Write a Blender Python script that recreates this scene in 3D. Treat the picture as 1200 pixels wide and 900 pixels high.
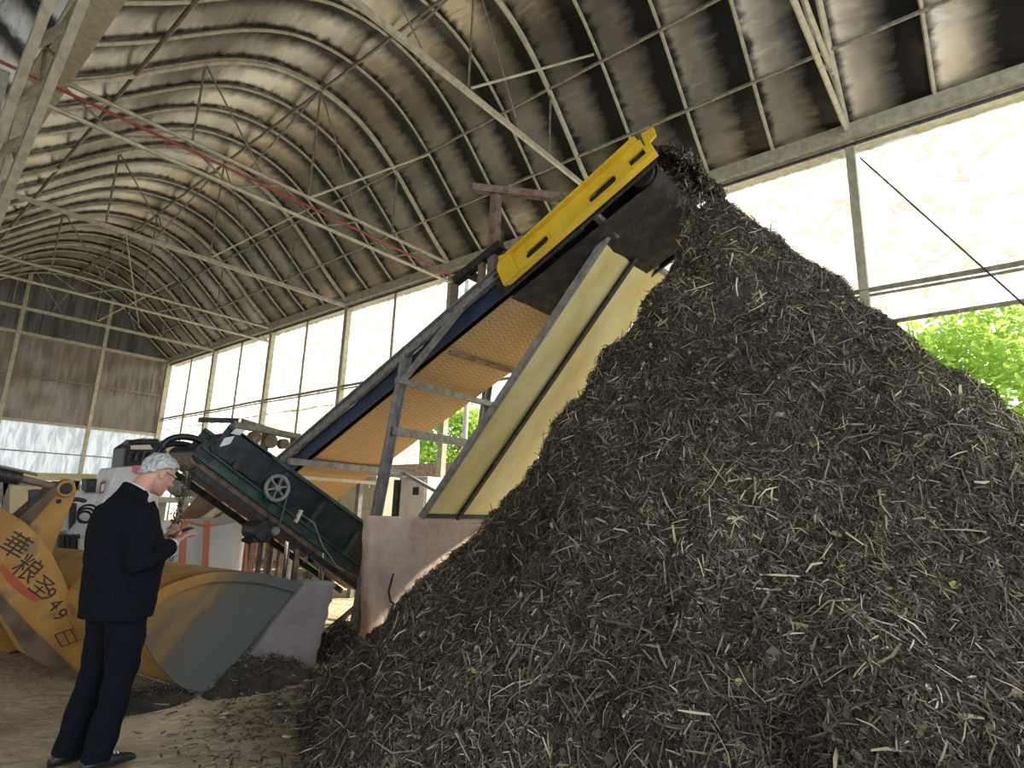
import bpy, bmesh, math, random
import numpy as np
from mathutils import Vector, Matrix, noise

random.seed(7); rng = np.random.default_rng(7)
SC = bpy.context.scene; COL = SC.collection
for o in list(bpy.data.objects): bpy.data.objects.remove(o)

# ------------------------------------------------------------------ camera
FPX = 682.7
YAW, PITCH, ROLL = [math.radians(a) for a in (49.94, 12.23, 2.0)]
CP = Vector((0, 0, 1.5))
cy, sy, cp, sp = math.cos(YAW), math.sin(YAW), math.cos(PITCH), math.sin(PITCH)
Fv = Vector((sy*cp, cy*cp, sp)); R0 = Vector((cy, -sy, 0)); U0 = R0.cross(Fv)
Rv = math.cos(ROLL)*R0 + math.sin(ROLL)*U0
Uv = -math.sin(ROLL)*R0 + math.cos(ROLL)*U0
cam = bpy.data.objects.new('camera', bpy.data.cameras.new('camera')); COL.objects.link(cam)
cam.matrix_world = Matrix(((Rv.x, Uv.x, -Fv.x, CP.x), (Rv.y, Uv.y, -Fv.y, CP.y), (Rv.z, Uv.z, -Fv.z, CP.z), (0, 0, 0, 1)))
cam.data.sensor_width = 36; cam.data.lens = FPX/1200*36; cam.data.clip_end = 300
SC.camera = cam
def ray(px, py): return Rv*((px-600)/FPX) - Uv*((py-450)/FPX) + Fv
def at(px, py, ax, val):
    d = ray(px, py); return CP + d*((val-CP[ax])/d[ax])

# ------------------------------------------------------------------ light and exposure
SC.view_settings.view_transform = 'Standard'; SC.view_settings.look = 'None'
SC.view_settings.gamma = 1; SC.view_settings.use_curve_mapping = False
SC.view_settings.exposure = 1.12
try: SC.cycles.use_denoising = True
except Exception: pass
SC.cycles.max_bounces = 8; SC.cycles.transmission_bounces = 8; SC.cycles.diffuse_bounces = 5; SC.cycles.transparent_max_bounces = 12
SC.cycles.sample_clamp_indirect = 6
w = bpy.data.worlds.new('sky'); SC.world = w; w.use_nodes = True
bg = w.node_tree.nodes['Background']; bg.inputs[0].default_value = (0.80, 0.90, 1.0, 1); bg.inputs[1].default_value = 1.25
sun = bpy.data.objects.new('sun', bpy.data.lights.new('sun', 'SUN')); COL.objects.link(sun)
sun.data.energy = 6.5; sun.data.angle = math.radians(1.5); sun.data.color = (1, 0.93, 0.78)
sun.rotation_euler = Vector((-0.76, 0.25, -0.66)).to_track_quat('-Z', 'Y').to_euler()

# ------------------------------------------------------------------ materials
def N(nt, typ, **kw):
    n = nt.nodes.new(typ)
    for k, v in kw.items(): setattr(n, k, v)
    return n
def mat(name, c1, c2=None, rough=.6, metal=0, scale=6, detail=5, stretch=(1, 1, 1), bump=0, bscale=None, lo=.35, hi=.65, c3=None, spec=None, dist=.02):
    m = bpy.data.materials.new(name); m.use_nodes = True; nt = m.node_tree; b = nt.nodes['Principled BSDF']
    b.inputs['Roughness'].default_value = rough; b.inputs['Metallic'].default_value = metal
    if spec is not None: b.inputs['Specular IOR Level'].default_value = spec
    b.inputs['Base Color'].default_value = (*c1, 1)
    if c2 or bump:
        tc = N(nt, 'ShaderNodeTexCoord'); mp = N(nt, 'ShaderNodeMapping'); mp.inputs['Scale'].default_value = stretch
        nt.links.new(tc.outputs['Object'], mp.inputs[0])
        nz = N(nt, 'ShaderNodeTexNoise'); nz.inputs['Scale'].default_value = scale; nz.inputs['Detail'].default_value = detail
        nt.links.new(mp.outputs[0], nz.inputs['Vector'])
    if c2:
        cr = N(nt, 'ShaderNodeValToRGB'); e = cr.color_ramp.elements
        e[0].position = lo; e[0].color = (*c1, 1); e[1].position = hi; e[1].color = (*c2, 1)
        if c3: q = e.new(min(.98, hi+.12)); q.color = (*c3, 1)
        nt.links.new(nz.outputs['Fac'], cr.inputs[0]); nt.links.new(cr.outputs[0], b.inputs['Base Color'])
    if bump:
        nb = N(nt, 'ShaderNodeTexNoise'); nb.inputs['Scale'].default_value = bscale or scale*3; nb.inputs['Detail'].default_value = 4
        nt.links.new(mp.outputs[0], nb.inputs['Vector'])
        bp = N(nt, 'ShaderNodeBump'); bp.inputs['Strength'].default_value = bump; bp.inputs['Distance'].default_value = dist
        nt.links.new(nb.outputs['Fac'], bp.inputs['Height']); nt.links.new(bp.outputs[0], b.inputs['Normal'])
    return m
def film(name, ca, cb, trans=.08, scale=1.2, stretch=(1, 1, 1), gloss=.05, mixd=.25, distn=1.6):
    """thin plastic sheet: light passes through it scattered"""
    m = bpy.data.materials.new(name); m.use_nodes = True; nt = m.node_tree; nt.nodes.clear()
    out = N(nt, 'ShaderNodeOutputMaterial'); tc = N(nt, 'ShaderNodeTexCoord'); mp = N(nt, 'ShaderNodeMapping')
    mp.inputs['Scale'].default_value = stretch; nt.links.new(tc.outputs['Object'], mp.inputs[0])
    nz = N(nt, 'ShaderNodeTexNoise'); nz.inputs['Scale'].default_value = scale; nz.inputs['Detail'].default_value = 7; nz.inputs['Distortion'].default_value = distn
    nt.links.new(mp.outputs[0], nz.inputs['Vector'])
    cr = N(nt, 'ShaderNodeValToRGB'); e = cr.color_ramp.elements
    e[0].position = .38; e[0].color = (*ca, 1); e[1].position = .60; e[1].color = (*cb, 1)
    nt.links.new(nz.outputs['Fac'], cr.inputs[0])
    bp = N(nt, 'ShaderNodeBump'); bp.inputs['Strength'].default_value = .6; bp.inputs['Distance'].default_value = .05
    nt.links.new(nz.outputs['Fac'], bp.inputs['Height'])
    tr = N(nt, 'ShaderNodeBsdfTranslucent'); df = N(nt, 'ShaderNodeBsdfDiffuse'); tp = N(nt, 'ShaderNodeBsdfTransparent'); gl = N(nt, 'ShaderNodeBsdfGlossy')
    gl.inputs['Roughness'].default_value = .25
    for s in (tr, df): nt.links.new(cr.outputs[0], s.inputs['Color']); nt.links.new(bp.outputs[0], s.inputs['Normal'])
    nt.links.new(bp.outputs[0], gl.inputs['Normal'])
    def mix(f, a, b):
        x = N(nt, 'ShaderNodeMixShader'); x.inputs[0].default_value = f
        nt.links.new(a.outputs[0], x.inputs[1]); nt.links.new(b.outputs[0], x.inputs[2]); return x
    r = mix(trans, mix(gloss, mix(mixd, tr, df), gl), tp)
    nt.links.new(r.outputs[0], out.inputs[0]); return m

M = {}
M['galv'] = mat('galvanised_steel', (.36, .33, .23), (.52, .48, .34), .55, .25, 9)
M['galv_dark'] = mat('weathered_steel', (.16, .145, .11), (.30, .27, .2), .6, .3, 12)
M['grey_steel'] = mat('grey_painted_steel', (.17, .165, .155), (.30, .285, .26), .6, .2, 10)
M['dark_steel'] = mat('dark_steel', (.018, .018, .02), (.06, .055, .05), .5, .4, 14)
M['blue'] = mat('dark_blue_paint', (.012, .022, .06), (.03, .045, .09), .5, .1, 10)
M['green'] = mat('dark_green_paint', (.018, .045, .036), (.05, .085, .066), .45, .1, 7)
M['green_dark'] = mat('black_green_paint', (.008, .012, .015), (.022, .03, .034), .4, .1, 7)
M['yellow'] = mat('yellow_paint', (.62, .40, .02), (.78, .52, .035), .45, 0, 5, lo=.3, hi=.7)
M['red'] = mat('red_oxide', (.24, .035, .03), (.36, .07, .055), .6, 0, 9)
M['rust'] = mat('rusty_steel', (.13, .075, .05), (.24, .17, .13), .7, .1, 12)
M['concrete'] = mat('stained_concrete', (.46, .31, .25), (.60, .45, .37), .9, 0, 2.2, 8, bump=.5, bscale=18, c3=(.58, .32, .20), lo=.36, hi=.56)
M['slab'] = mat('mauve_grey_slab', (.20, .165, .165), (.27, .23, .225), .9, 0, 3, 8, bump=.35, bscale=40)
M['rubber'] = mat('black_rubber', (.012, .012, .012), (.03, .028, .026), .7, 0, 8)
M['black'] = mat('black_plastic', (.01, .01, .011), None, .4)
M['white_paint'] = mat('white_paint', (.62, .59, .55), (.74, .71, .68), .5, 0, 4)
M['pink'] = mat('pink_red_plastic', (.62, .16, .2), None, .5)
M['cream'] = mat('cream_paint', (.58, .52, .38), (.68, .62, .48), .6, 0, 4)
M['beige'] = mat('beige_board', (.50, .43, .29), (.58, .51, .36), .7, 0, 3)
M['plank'] = mat('yellow_board', (.70, .55, .26), (.80, .66, .36), .6, 0, 4, stretch=(1, 6, 6))
M['bag'] = mat('white_woven_bag', (.72, .70, .66), (.86, .84, .80), .75, 0, 2, bump=.6, bscale=5, stretch=(1, 1, .6))
M['orange'] = mat('orange_webbing', (.72, .23, .12), None, .7)
M['sack'] = mat('grey_sack', (.22, .20, .17), (.34, .31, .26), .9, 0, 5, bump=.5)
M['loader'] = mat('loader_yellow', (.30, .145, .03), (.44, .225, .05), .55, .05, 3.5, 8, c3=(.19, .115, .06), lo=.35, hi=.58)
M['loader_dirty'] = mat('loader_mud', (.07, .045, .028), (.15, .10, .06), .85, 0, 6, 7, bump=.3)
M['chrome'] = mat('chrome_rod', (.65, .65, .64), None, .18, 1)
M['ink'] = mat('black_lettering_paint', (.03, .022, .018), None, .7)
M['redstripe'] = mat('faded_red_stripe', (.36, .07, .035), None, .7)
M['galsheet'] = mat('yellow_lit_galvanised_sheet', (.74, .60, .22), (.92, .83, .44), .38, .15, 2.2, 9, stretch=(1, .5, .5), lo=.3, hi=.6, bump=.1, bscale=6)  # yellow of the warm light it reflects is put into the base colour
M['suit'] = mat('navy_wool', (.0035, .0043, .0075), (.007, .0082, .013), .9, 0, 60, spec=.12, bump=.15, bscale=200, dist=.002)
M['skin'] = mat('skin', (.50, .24, .17), (.58, .30, .215), .5, 0, 14)
M['hair'] = mat('grey_hair', (.20, .195, .18), (.58, .57, .54), .6, 0, 34, stretch=(1, 4, 1), bump=.5, bscale=60, dist=.004)
M['shirt'] = mat('white_shirt', (.72, .74, .78), None, .7)
M['brown'] = mat('brown_board', (.17, .095, .05), (.25, .15, .085), .7, 0, 5)
M['leaf'] = mat('green_leaves', (.10, .26, .03), (.26, .42, .07), .5, 0, 3)
M['bark'] = mat('bark', (.12, .09, .06), (.2, .16, .11), .9, 0, 8)
M['film_white'] = film('translucent_white_film', (.27, .255, .21), (.60, .60, .58), .04, 5.5, (1, 1.0, 1.3), .05, .25, .6)
M['film_pale'] = film('pale_clear_film', (.24, .27, .27), (.48, .52, .53), .08, 4.2, (2.0, 1, .35), .08, .25, .6)
M['film_brown'] = film('dusty_brown_film', (.060, .047, .033), (.10, .080, .054), .0, 2.6, (2.4, 1, .35), .08, .5, .5)
M['film_gable'] = film('black_gable_film', (.022, .020, .017), (.045, .04, .032), .0, 2.6, (3, 1, .25), .08, .5, .5)

# roof film: dark foil-like underside with fine crinkles running across the ribs
def roof_mat():
    m = bpy.data.materials.new('black_silver_roof_film'); m.use_nodes = True; nt = m.node_tree; b = nt.nodes['Principled BSDF']
    tc = N(nt, 'ShaderNodeTexCoord')
    mp = N(nt, 'ShaderNodeMapping'); mp.inputs['Scale'].default_value = (1.0, .35, 1.0); nt.links.new(tc.outputs['Object'], mp.inputs[0])
    sx = N(nt, 'ShaderNodeSeparateXYZ'); nt.links.new(tc.outputs['Object'], sx.inputs[0])
    def mth(op, a, bb=None, c=None):
        n = N(nt, 'ShaderNodeMath', operation=op)
        for i, v in enumerate((a, bb, c)):
            if v is None: continue
            if isinstance(v, (int, float)): n.inputs[i].default_value = v
            else: nt.links.new(v, n.inputs[i])
        return n.outputs[0]
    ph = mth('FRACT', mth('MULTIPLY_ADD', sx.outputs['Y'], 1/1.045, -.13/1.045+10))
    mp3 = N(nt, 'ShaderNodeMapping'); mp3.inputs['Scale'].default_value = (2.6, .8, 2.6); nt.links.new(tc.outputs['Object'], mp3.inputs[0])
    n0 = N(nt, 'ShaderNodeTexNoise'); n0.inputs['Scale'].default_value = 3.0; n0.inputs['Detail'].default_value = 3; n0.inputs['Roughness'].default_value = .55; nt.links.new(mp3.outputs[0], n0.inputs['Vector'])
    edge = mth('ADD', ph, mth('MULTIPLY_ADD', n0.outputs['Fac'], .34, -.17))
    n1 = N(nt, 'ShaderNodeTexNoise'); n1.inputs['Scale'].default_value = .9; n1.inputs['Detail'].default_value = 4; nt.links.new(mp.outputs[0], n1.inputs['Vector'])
    cr = N(nt, 'ShaderNodeValToRGB'); e = cr.color_ramp.elements      # a dark band and a pale band in the colour of every bay
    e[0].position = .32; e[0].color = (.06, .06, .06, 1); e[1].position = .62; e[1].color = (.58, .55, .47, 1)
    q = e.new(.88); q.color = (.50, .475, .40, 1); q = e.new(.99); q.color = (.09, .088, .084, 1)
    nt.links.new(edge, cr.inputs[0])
    cr2 = N(nt, 'ShaderNodeValToRGB'); e = cr2.color_ramp.elements; e[0].position = .3; e[0].color = (.45, .45, .45, 1); e[1].position = .65; e[1].color = (1, 1, 1, 1)
    nt.links.new(n1.outputs['Fac'], cr2.inputs[0])
    mx = N(nt, 'ShaderNodeMix', data_type='RGBA', blend_type='MULTIPLY'); mx.inputs['Factor'].default_value = 1
    nt.links.new(cr.outputs[0], mx.inputs['A']); nt.links.new(cr2.outputs[0], mx.inputs['B']); nt.links.new(mx.outputs['Result'], b.inputs['Base Color'])
    mp2 = N(nt, 'ShaderNodeMapping'); mp2.inputs['Scale'].default_value = (3, .9, 3); nt.links.new(tc.outputs['Object'], mp2.inputs[0])
    n2 = N(nt, 'ShaderNodeTexNoise'); n2.inputs['Scale'].default_value = 1.6; n2.inputs['Detail'].default_value = 5; n2.inputs['Distortion'].default_value = .4
    nt.links.new(mp2.outputs[0], n2.inputs['Vector'])
    bp = N(nt, 'ShaderNodeBump'); bp.inputs['Strength'].default_value = .28; bp.inputs['Distance'].default_value = .05
    nt.links.new(n2.outputs['Fac'], bp.inputs['Height']); nt.links.new(bp.outputs[0], b.inputs['Normal'])
    b.inputs['Metallic'].default_value = .9; b.inputs['Roughness'].default_value = .36
    return m
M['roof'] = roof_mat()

# big conveyor belt: tan rubber with a moulded herringbone
def belt_mat(name, ca, cb):
    m = bpy.data.materials.new(name); m.use_nodes = True; nt = m.node_tree; b = nt.nodes['Principled BSDF']
    tc = N(nt, 'ShaderNodeTexCoord'); sx = N(nt, 'ShaderNodeSeparateXYZ'); nt.links.new(tc.outputs['Object'], sx.inputs[0])
    def mth(op, a, bb=None):
        n = N(nt, 'ShaderNodeMath', operation=op)
        for i, v in enumerate((a, bb)):
            if v is None: continue
            if isinstance(v, (int, float)): n.inputs[i].default_value = v
            else: nt.links.new(v, n.inputs[i])
        return n.outputs[0]
    zig = mth('PINGPONG', sx.outputs['X'], .07)
    v = mth('ADD', mth('MULTIPLY', sx.outputs['Y'], 1.1), mth('MULTIPLY', zig, .55))
    fr = mth('FRACT', mth('MULTIPLY', v, 15.0))
    line = mth('GREATER_THAN', fr, .62)
    nz = N(nt, 'ShaderNodeTexNoise'); nz.inputs['Scale'].default_value = 4; nz.inputs['Detail'].default_value = 6; nt.links.new(tc.outputs['Object'], nz.inputs['Vector'])
    mx = N(nt, 'ShaderNodeMix', data_type='RGBA'); mx.inputs['A'].default_value = (*ca, 1); mx.inputs['B'].default_value = (*cb, 1)
    nt.links.new(mth('ADD', mth('MULTIPLY', line, .55), mth('MULTIPLY', nz.outputs['Fac'], .5)), mx.inputs['Factor'])
    nt.links.new(mx.outputs['Result'], b.inputs['Base Color']); b.inputs['Roughness'].default_value = .75
    bp = N(nt, 'ShaderNodeBump'); bp.inputs['Strength'].default_value = .5; bp.inputs['Distance'].default_value = .01
    nt.links.new(fr, bp.inputs['Height']); nt.links.new(bp.outputs[0], b.inputs['Normal'])
    return m
M['belt'] = belt_mat('tan_herringbone_belt', (.56, .37, .17), (.33, .21, .095))

def ground_mat():
    m = mat('packed_dirt', (.26, .20, .125), (.47, .37, .245), .95, 0, .9, 9, bump=.9, bscale=9, lo=.36, hi=.62, c3=(.54, .44, .30), dist=.05)
    return m
M['ground'] = ground_mat()

def bits_mat(name, stops, rough=.8):
    m = bpy.data.materials.new(name); m.use_nodes = True; nt = m.node_tree; b = nt.nodes['Principled BSDF']
    a = N(nt, 'ShaderNodeAttribute', attribute_name='tint'); cr = N(nt, 'ShaderNodeValToRGB'); cr.color_ramp.interpolation = 'LINEAR'
    e = cr.color_ramp.elements
    while len(e) > 1: e.remove(e[-1])
    e[0].position = stops[0][0]; e[0].color = (*stops[0][1], 1)
    for p, c in stops[1:]: q = e.new(p); q.color = (*c, 1)
    nt.links.new(a.outputs['Fac'], cr.inputs[0]); nt.links.new(cr.outputs[0], b.inputs['Base Color']); b.inputs['Roughness'].default_value = rough
    return m
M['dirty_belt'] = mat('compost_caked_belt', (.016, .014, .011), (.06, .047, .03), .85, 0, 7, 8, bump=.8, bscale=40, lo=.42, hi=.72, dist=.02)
M['core'] = mat('dark_compost', (.018, .014, .010), (.05, .04, .026), .95, 0, 5, 9, bump=1, bscale=30, dist=.04)
M['straw'] = bits_mat('shredded_stalks', [(0, (.022, .018, .012)), (.32, (.048, .037, .024)), (.62, (.125, .098, .062)), (.85, (.29, .235, .145)), (.975, (.60, .52, .36)), (.99, (.30, .34, .06)), (1, (.30, .36, .05))])

# ------------------------------------------------------------------ mesh helpers
def tag(o, label=None, cat=None, group=None, kind=None):
    for k, v in (('label', label), ('category', cat), ('group', group), ('kind', kind)):
        if v: o[k] = v
    return o
def thing(name, loc, label, cat, group=None, kind=None):
    o = bpy.data.objects.new(name, None); o.empty_display_size = .1; COL.objects.link(o); o.location = loc
    return tag(o, label, cat, group, kind)
def root_loc(p):
    while p.parent: p = p.parent
    return Vector(p.location)

class MB:
    def __init__(s): s.v = []; s.f = []; s.mi = []; s.m = 0
    def add(s, vs, fs):
        k = len(s.v); s.v += [tuple(v) for v in vs]; s.f += [tuple(i+k for i in f) for f in fs]; s.mi += [s.m]*len(fs); return s
    def hexa(s, a, b):      # two quads a, b (matching order)
        return s.add(list(a)+list(b), [(3, 2, 1, 0), (4, 5, 6, 7), (0, 1, 5, 4), (1, 2, 6, 5), (2, 3, 7, 6), (3, 0, 4, 7)])
    def box(s, lo, hi):
        x0, y0, z0 = lo; x1, y1, z1 = hi
        return s.hexa([(x0, y0, z0), (x1, y0, z0), (x1, y1, z0), (x0, y1, z0)], [(x0, y0, z1), (x1, y0, z1), (x1, y1, z1), (x0, y1, z1)])
    def bar(s, p, q, w, h, up=(0, 0, 1)):
        p, q = Vector(p), Vector(q); d = (q-p).normalized(); u = Vector(up)
        r = d.cross(u)
        if r.length < 1e-4: r = d.cross(Vector((1, 0, 0)))
        r.normalize(); u = r.cross(d); r *= w/2; u *= h/2
        return s.hexa([p-r-u, p+r-u, p+r+u, p-r+u], [q-r-u, q+r-u, q+r+u, q-r+u])
    def angle(s, p, q, w, t=.012, up=(0, 0, 1)):    # steel channel: web and two flanges
        p, q = Vector(p), Vector(q); d = (q-p).normalized(); u = Vector(up); r = d.cross(u); r.normalize(); u = r.cross(d)
        s.bar(p, q, t, w, up); s.bar(p+u*(w/2-t/2)+r*w*.2, q+u*(w/2-t/2)+r*w*.2, w*.4, t, up); s.bar(p-u*(w/2-t/2)+r*w*.2, q-u*(w/2-t/2)+r*w*.2, w*.4, t, up); return s
    def tube(s, pts, r, n=8, cap=True):
        pts = [Vector(p) for p in pts]; rs = r if isinstance(r, (list, tuple)) else [r]*len(pts)
        k = len(s.v); ref = None
        for i, p in enumerate(pts):
            d = (pts[min(i+1, len(pts)-1)]-pts[max(i-1, 0)]).normalized()
            if ref is None: ref = d.orthogonal().normalized()
            ref = (ref-d*ref.dot(d)).normalized(); b = d.cross(ref)
            for j in range(n):
                a = 2*math.pi*j/n; s.v.append(tuple(p+(ref*math.cos(a)+b*math.sin(a))*rs[i]))
        fs = []
        for i in range(len(pts)-1):
            for j in range(n):
                fs.append((k+i*n+j, k+i*n+(j+1) % n, k+(i+1)*n+(j+1) % n, k+(i+1)*n+j))
        if cap: fs += [tuple(k+j for j in reversed(range(n))), tuple(k+(len(pts)-1)*n+j for j in range(n))]
        s.f += fs; s.mi += [s.m]*len(fs); return s
    def prism(s, pts, ext):
        pts = [Vector(p) for p in pts]; e = Vector(ext); n = len(pts)
        return s.add(pts+[p+e for p in pts], [tuple(reversed(range(n))), tuple(range(n, 2*n))]+[(i, (i+1) % n, n+(i+1) % n, n+i) for i in range(n)])
    def loft(s, rings, cap=True):
        k = len(s.v); n = len(rings[0]); fs = []
        for r in rings: s.v += [tuple(p) for p in r]
        for i in range(len(rings)-1):
            for j in range(n): fs.append((k+i*n+j, k+i*n+(j+1) % n, k+(i+1)*n+(j+1) % n, k+(i+1)*n+j))
        if cap: fs += [tuple(k+j for j in reversed(range(n))), tuple(k+(len(rings)-1)*n+j for j in range(n))]
        s.f += fs; s.mi += [s.m]*len(fs); return s
    def ring(s, c, axis, r, tr, n=28, m=8):     # torus
        c = Vector(c); a = Vector(axis).normalized(); e = a.orthogonal().normalized(); f = a.cross(e)
        pts = [c+(e*math.cos(2*math.pi*i/n)+f*math.sin(2*math.pi*i/n))*r for i in range(n)]
        k = len(s.v)
        for i, p in enumerate(pts):
            o = (p-c).normalized()
            for j in range(m):
                t = 2*math.pi*j/m; s.v.append(tuple(p+(o*math.cos(t)+a*math.sin(t))*tr))
        fs = [(k+i*m+j, k+i*m+(j+1) % m, k+((i+1) % n)*m+(j+1) % m, k+((i+1) % n)*m+j) for i in range(n) for j in range(m)]
        s.f += fs; s.mi += [s.m]*len(fs); return s
    def grid(s, P):     # P[i][j] points
        k = len(s.v); a, b = len(P), len(P[0])
        for row in P: s.v += [tuple(p) for p in row]
        fs = [(k+i*b+j, k+(i+1)*b+j, k+(i+1)*b+j+1, k+i*b+j+1) for i in range(a-1) for j in range(b-1)]
        s.f += fs; s.mi += [s.m]*len(fs); return s
    def build(s, name, mats, parent=None, smooth=False, base=None, bevel=0, fix=True):
        if not isinstance(mats, (list, tuple)): mats = [mats]
        V = np.array(s.v, dtype=float)
        if parent is not None: off = np.array(root_loc(parent))
        elif base is not None: off = np.array(base, float)
        else: off = np.array([(V[:, 0].min()+V[:, 0].max())/2, (V[:, 1].min()+V[:, 1].max())/2, V[:, 2].min()])
        me = bpy.data.meshes.new(name); me.from_pydata((V-off).tolist(), [], s.f)
        for x in mats: me.materials.append(x)
        if len(mats) > 1: me.polygons.foreach_set('material_index', s.mi)
        if fix:
            bm = bmesh.new(); bm.from_mesh(me); bmesh.ops.recalc_face_normals(bm, faces=bm.faces); bm.to_mesh(me); bm.free()
        if smooth:
            me.polygons.foreach_set('use_smooth', [True]*len(me.polygons))
            try: me.set_sharp_from_angle(angle=math.radians(40))
            except Exception: pass
        o = bpy.data.objects.new(name, me); COL.objects.link(o)
        if parent is not None: o.parent = parent
        else: o.location = off
        if bevel:
            b = o.modifiers.new('bevel', 'BEVEL'); b.width = bevel; b.segments = 2; b.limit_method = 'ANGLE'
        return o
def fuse(name, mb, voxel, it, m, parent=None, fold=0, fs=9, label=None):
    """melt the overlapping pieces into one continuous skin"""
    me = bpy.data.meshes.new(name); me.from_pydata([tuple(v) for v in mb.v], [], mb.f)
    bm = bmesh.new(); bm.from_mesh(me); bmesh.ops.recalc_face_normals(bm, faces=bm.faces); bm.to_mesh(me); bm.free()
    o = bpy.data.objects.new(name, me); COL.objects.link(o)
    r = o.modifiers.new('r', 'REMESH'); r.mode = 'VOXEL'; r.voxel_size = voxel
    s = o.modifiers.new('s', 'SMOOTH'); s.iterations = it; s.factor = .5
    dg = bpy.context.evaluated_depsgraph_get(); dg.update(); m2 = bpy.data.meshes.new_from_object(o.evaluated_get(dg))
    o.modifiers.clear(); o.data = m2; m2.materials.clear(); m2.materials.append(m)
    if fold:
        nr = [v.normal.copy() for v in m2.vertices]
        for v, n in zip(m2.vertices, nr): v.co += n*fold*(noise.noise(Vector((v.co.x*fs, v.co.y*fs*.6, v.co.z*fs*1.5)))+.5*noise.noise(v.co*fs*2.3))
    m2.polygons.foreach_set('use_smooth', [True]*len(m2.polygons))
    if parent: o.parent = parent
    return o
def fbm(p, s, o=4):
    return noise.fractal(Vector(p)*s, 1.0, 2.0, o)

# ================================================================== THE SETTING
XW, XG, YF = 9.0, 1.2, 26.4          # right wall, valley gutter, far wall
XC, HS = 5.1, 3.9
EAVE = 7.1
TAB = [(0, 9.56), (.95, 9.40), (1.75, 8.95), (2.6, 8.22), (3.2, 7.66), (3.9, 7.1)]
def arch_z(dx):
    dx = abs(dx)
    for i in range(len(TAB)-1):
        if dx <= TAB[i+1][0]+1e-6:
            # Catmull-Rom on the table
            x0, z0 = TAB[i]; x1, z1 = TAB[i+1]
            def sl(k):
                a = TAB[max(k-1, 0)]; b = TAB[min(k+1, len(TAB)-1)]
                return 0 if k == 0 else (b[1]-a[1])/(b[0]-a[0])
            h = x1-x0; t = (dx-x0)/h; m0, m1 = sl(i)*h, sl(i+1)*h
            return (2*t**3-3*t*t+1)*z0+(t**3-2*t*t+t)*m0+(-2*t**3+3*t*t)*z1+(t**3-t*t)*m1
    return TAB[-1][1]
RIBY = [0.13+1.045*k for k in range(-1, 26)]
# floor
mb = MB(); G = 90
def floor_z(x, y):
    return .035*fbm((x, y, 0), .5, 3)-.02 + .05*max(0, fbm((x+9, y, 3), .9, 3))
mb.grid([[(-9+29*i/G, -6+38*j/G, floor_z(-9+29*i/G, -6+38*j/G)) for j in range(G+1)] for i in range(G+1)])
fl = mb.build('floor', M['ground'], base=(0, 0, 0), smooth=True); fl['kind'] = 'structure'; fl['label'] = 'packed brown dirt floor'
# ground outside, beyond the shed
mb = MB(); mb.box((XW+.2, -40, -.25), (120, 80, -.06)); mb.box((-60, 26.6, -.25), (XW+.2, 90, -.06))
og = mb.build('ground', M['ground'], base=(0, 0, -.25)); og['kind'] = 'structure'

def roof(xc, name, y0, y1):
    mb = MB(); na = 72; P = []
    step = 1.045/10; ny = int(math.ceil((y1-y0)/step))+3
    for j in range(ny+1):
        y = y0+j*step; ph = (y-.13)/1.045; ph -= math.floor(ph)
        row = []
        for i in range(na+1):
            dx = -HS+2*HS*i/na; z = arch_z(dx)
            n = Vector((dx*.42, 0, 1)).normalized()
            sag = math.sin(math.pi*ph)**.8*(.10+.05*noise.noise(Vector((xc+dx, math.floor((y-.13)/1.045)*3.1, 1.7)))) 
            sag += .010*noise.noise(Vector((dx*5, y*1.6, 4)))
            row.append((xc+dx+n.x*(sag+.045), y, z+n.z*(sag+.045)))
        P.append(row)
    mb.grid(P)
    o = mb.build(name, M['roof'], base=(xc, 0, EAVE), smooth=True, fix=False); o['kind'] = 'structure'; return o
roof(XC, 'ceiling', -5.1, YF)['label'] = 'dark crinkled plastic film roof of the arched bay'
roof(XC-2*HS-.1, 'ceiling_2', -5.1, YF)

# right wall of translucent film in three bands of panels (open along the bottom)
def wavy(p, ax, amp=.05, s=.9):
    d = amp*fbm(p, s, 4); q = list(p); q[ax] += d; return tuple(q)
mb = MB(); ys = [-6+.2*i for i in range(163)]
zs = [4.22+.16*i for i in range(18)]
mb.grid([[wavy((XW+.20, y, z), 0) for z in zs] for y in ys if y <= YF])
ys2 = [y for y in ys if 10.5 <= y <= YF]
mb.grid([[wavy((XW+.24, y, z), 0) for z in (2.5, 2.8, 3.1, 3.4, 3.7, 4.0, 4.3)] for y in ys2])
wr = mb.build('wall_right', M['film_white'], base=(XW+.1, 0, 4.2), smooth=True, fix=False); wr['kind'] = 'structure'; wr['label'] = 'translucent white plastic film side wall'
# far gable wall: dusty brown film above, pale clear film below, earth bank at the foot
mb = MB(); P = []
for i in range(61):
    x = -6.6+15.6*i/60; xx = x if x > XG else x+2*HS
    top = arch_z(xx-XC)+.42
    P.append([wavy((x, YF+.12, 4.0+3.1*k/13 if k <= 13 else 7.1+(top-7.1)*(k-13)/11), 1, .06, 1.2) for k in range(25)])
mb.m = 0; mb.grid([r[:14] for r in P]); mb.m = 3; mb.grid([r[13:] for r in P])
mb.m = 1; mb.grid([[wavy((-6.6+15.6*i/60, YF+.12, 1.75+2.3*k/12), 1, .05, 1.2) for k in range(13)] for i in range(61)])
mb.m = 2; mb.grid([[(-6.6+15.6*i/60, YF+.12+.1*k+.1*fbm((i*.26, k, 0), .9), 1.9-.3*k) for k in range(7)] for i in range(61)])
wf = mb.build('wall_far', [M['film_brown'], M['film_pale'], M['beige'], M['film_gable']], base=(XG, YF, 0), smooth=True, fix=False); wf['kind'] = 'structure'
wf['label'] = 'far gable wall of brown and pale film'
mb = MB(); mb.grid([[wavy((-6.65, -5+.5*i, 3.2+.5*k), 0) for k in range(9)] for i in range(64)])  # unseen dark film added on the left to hold back sky light
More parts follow.
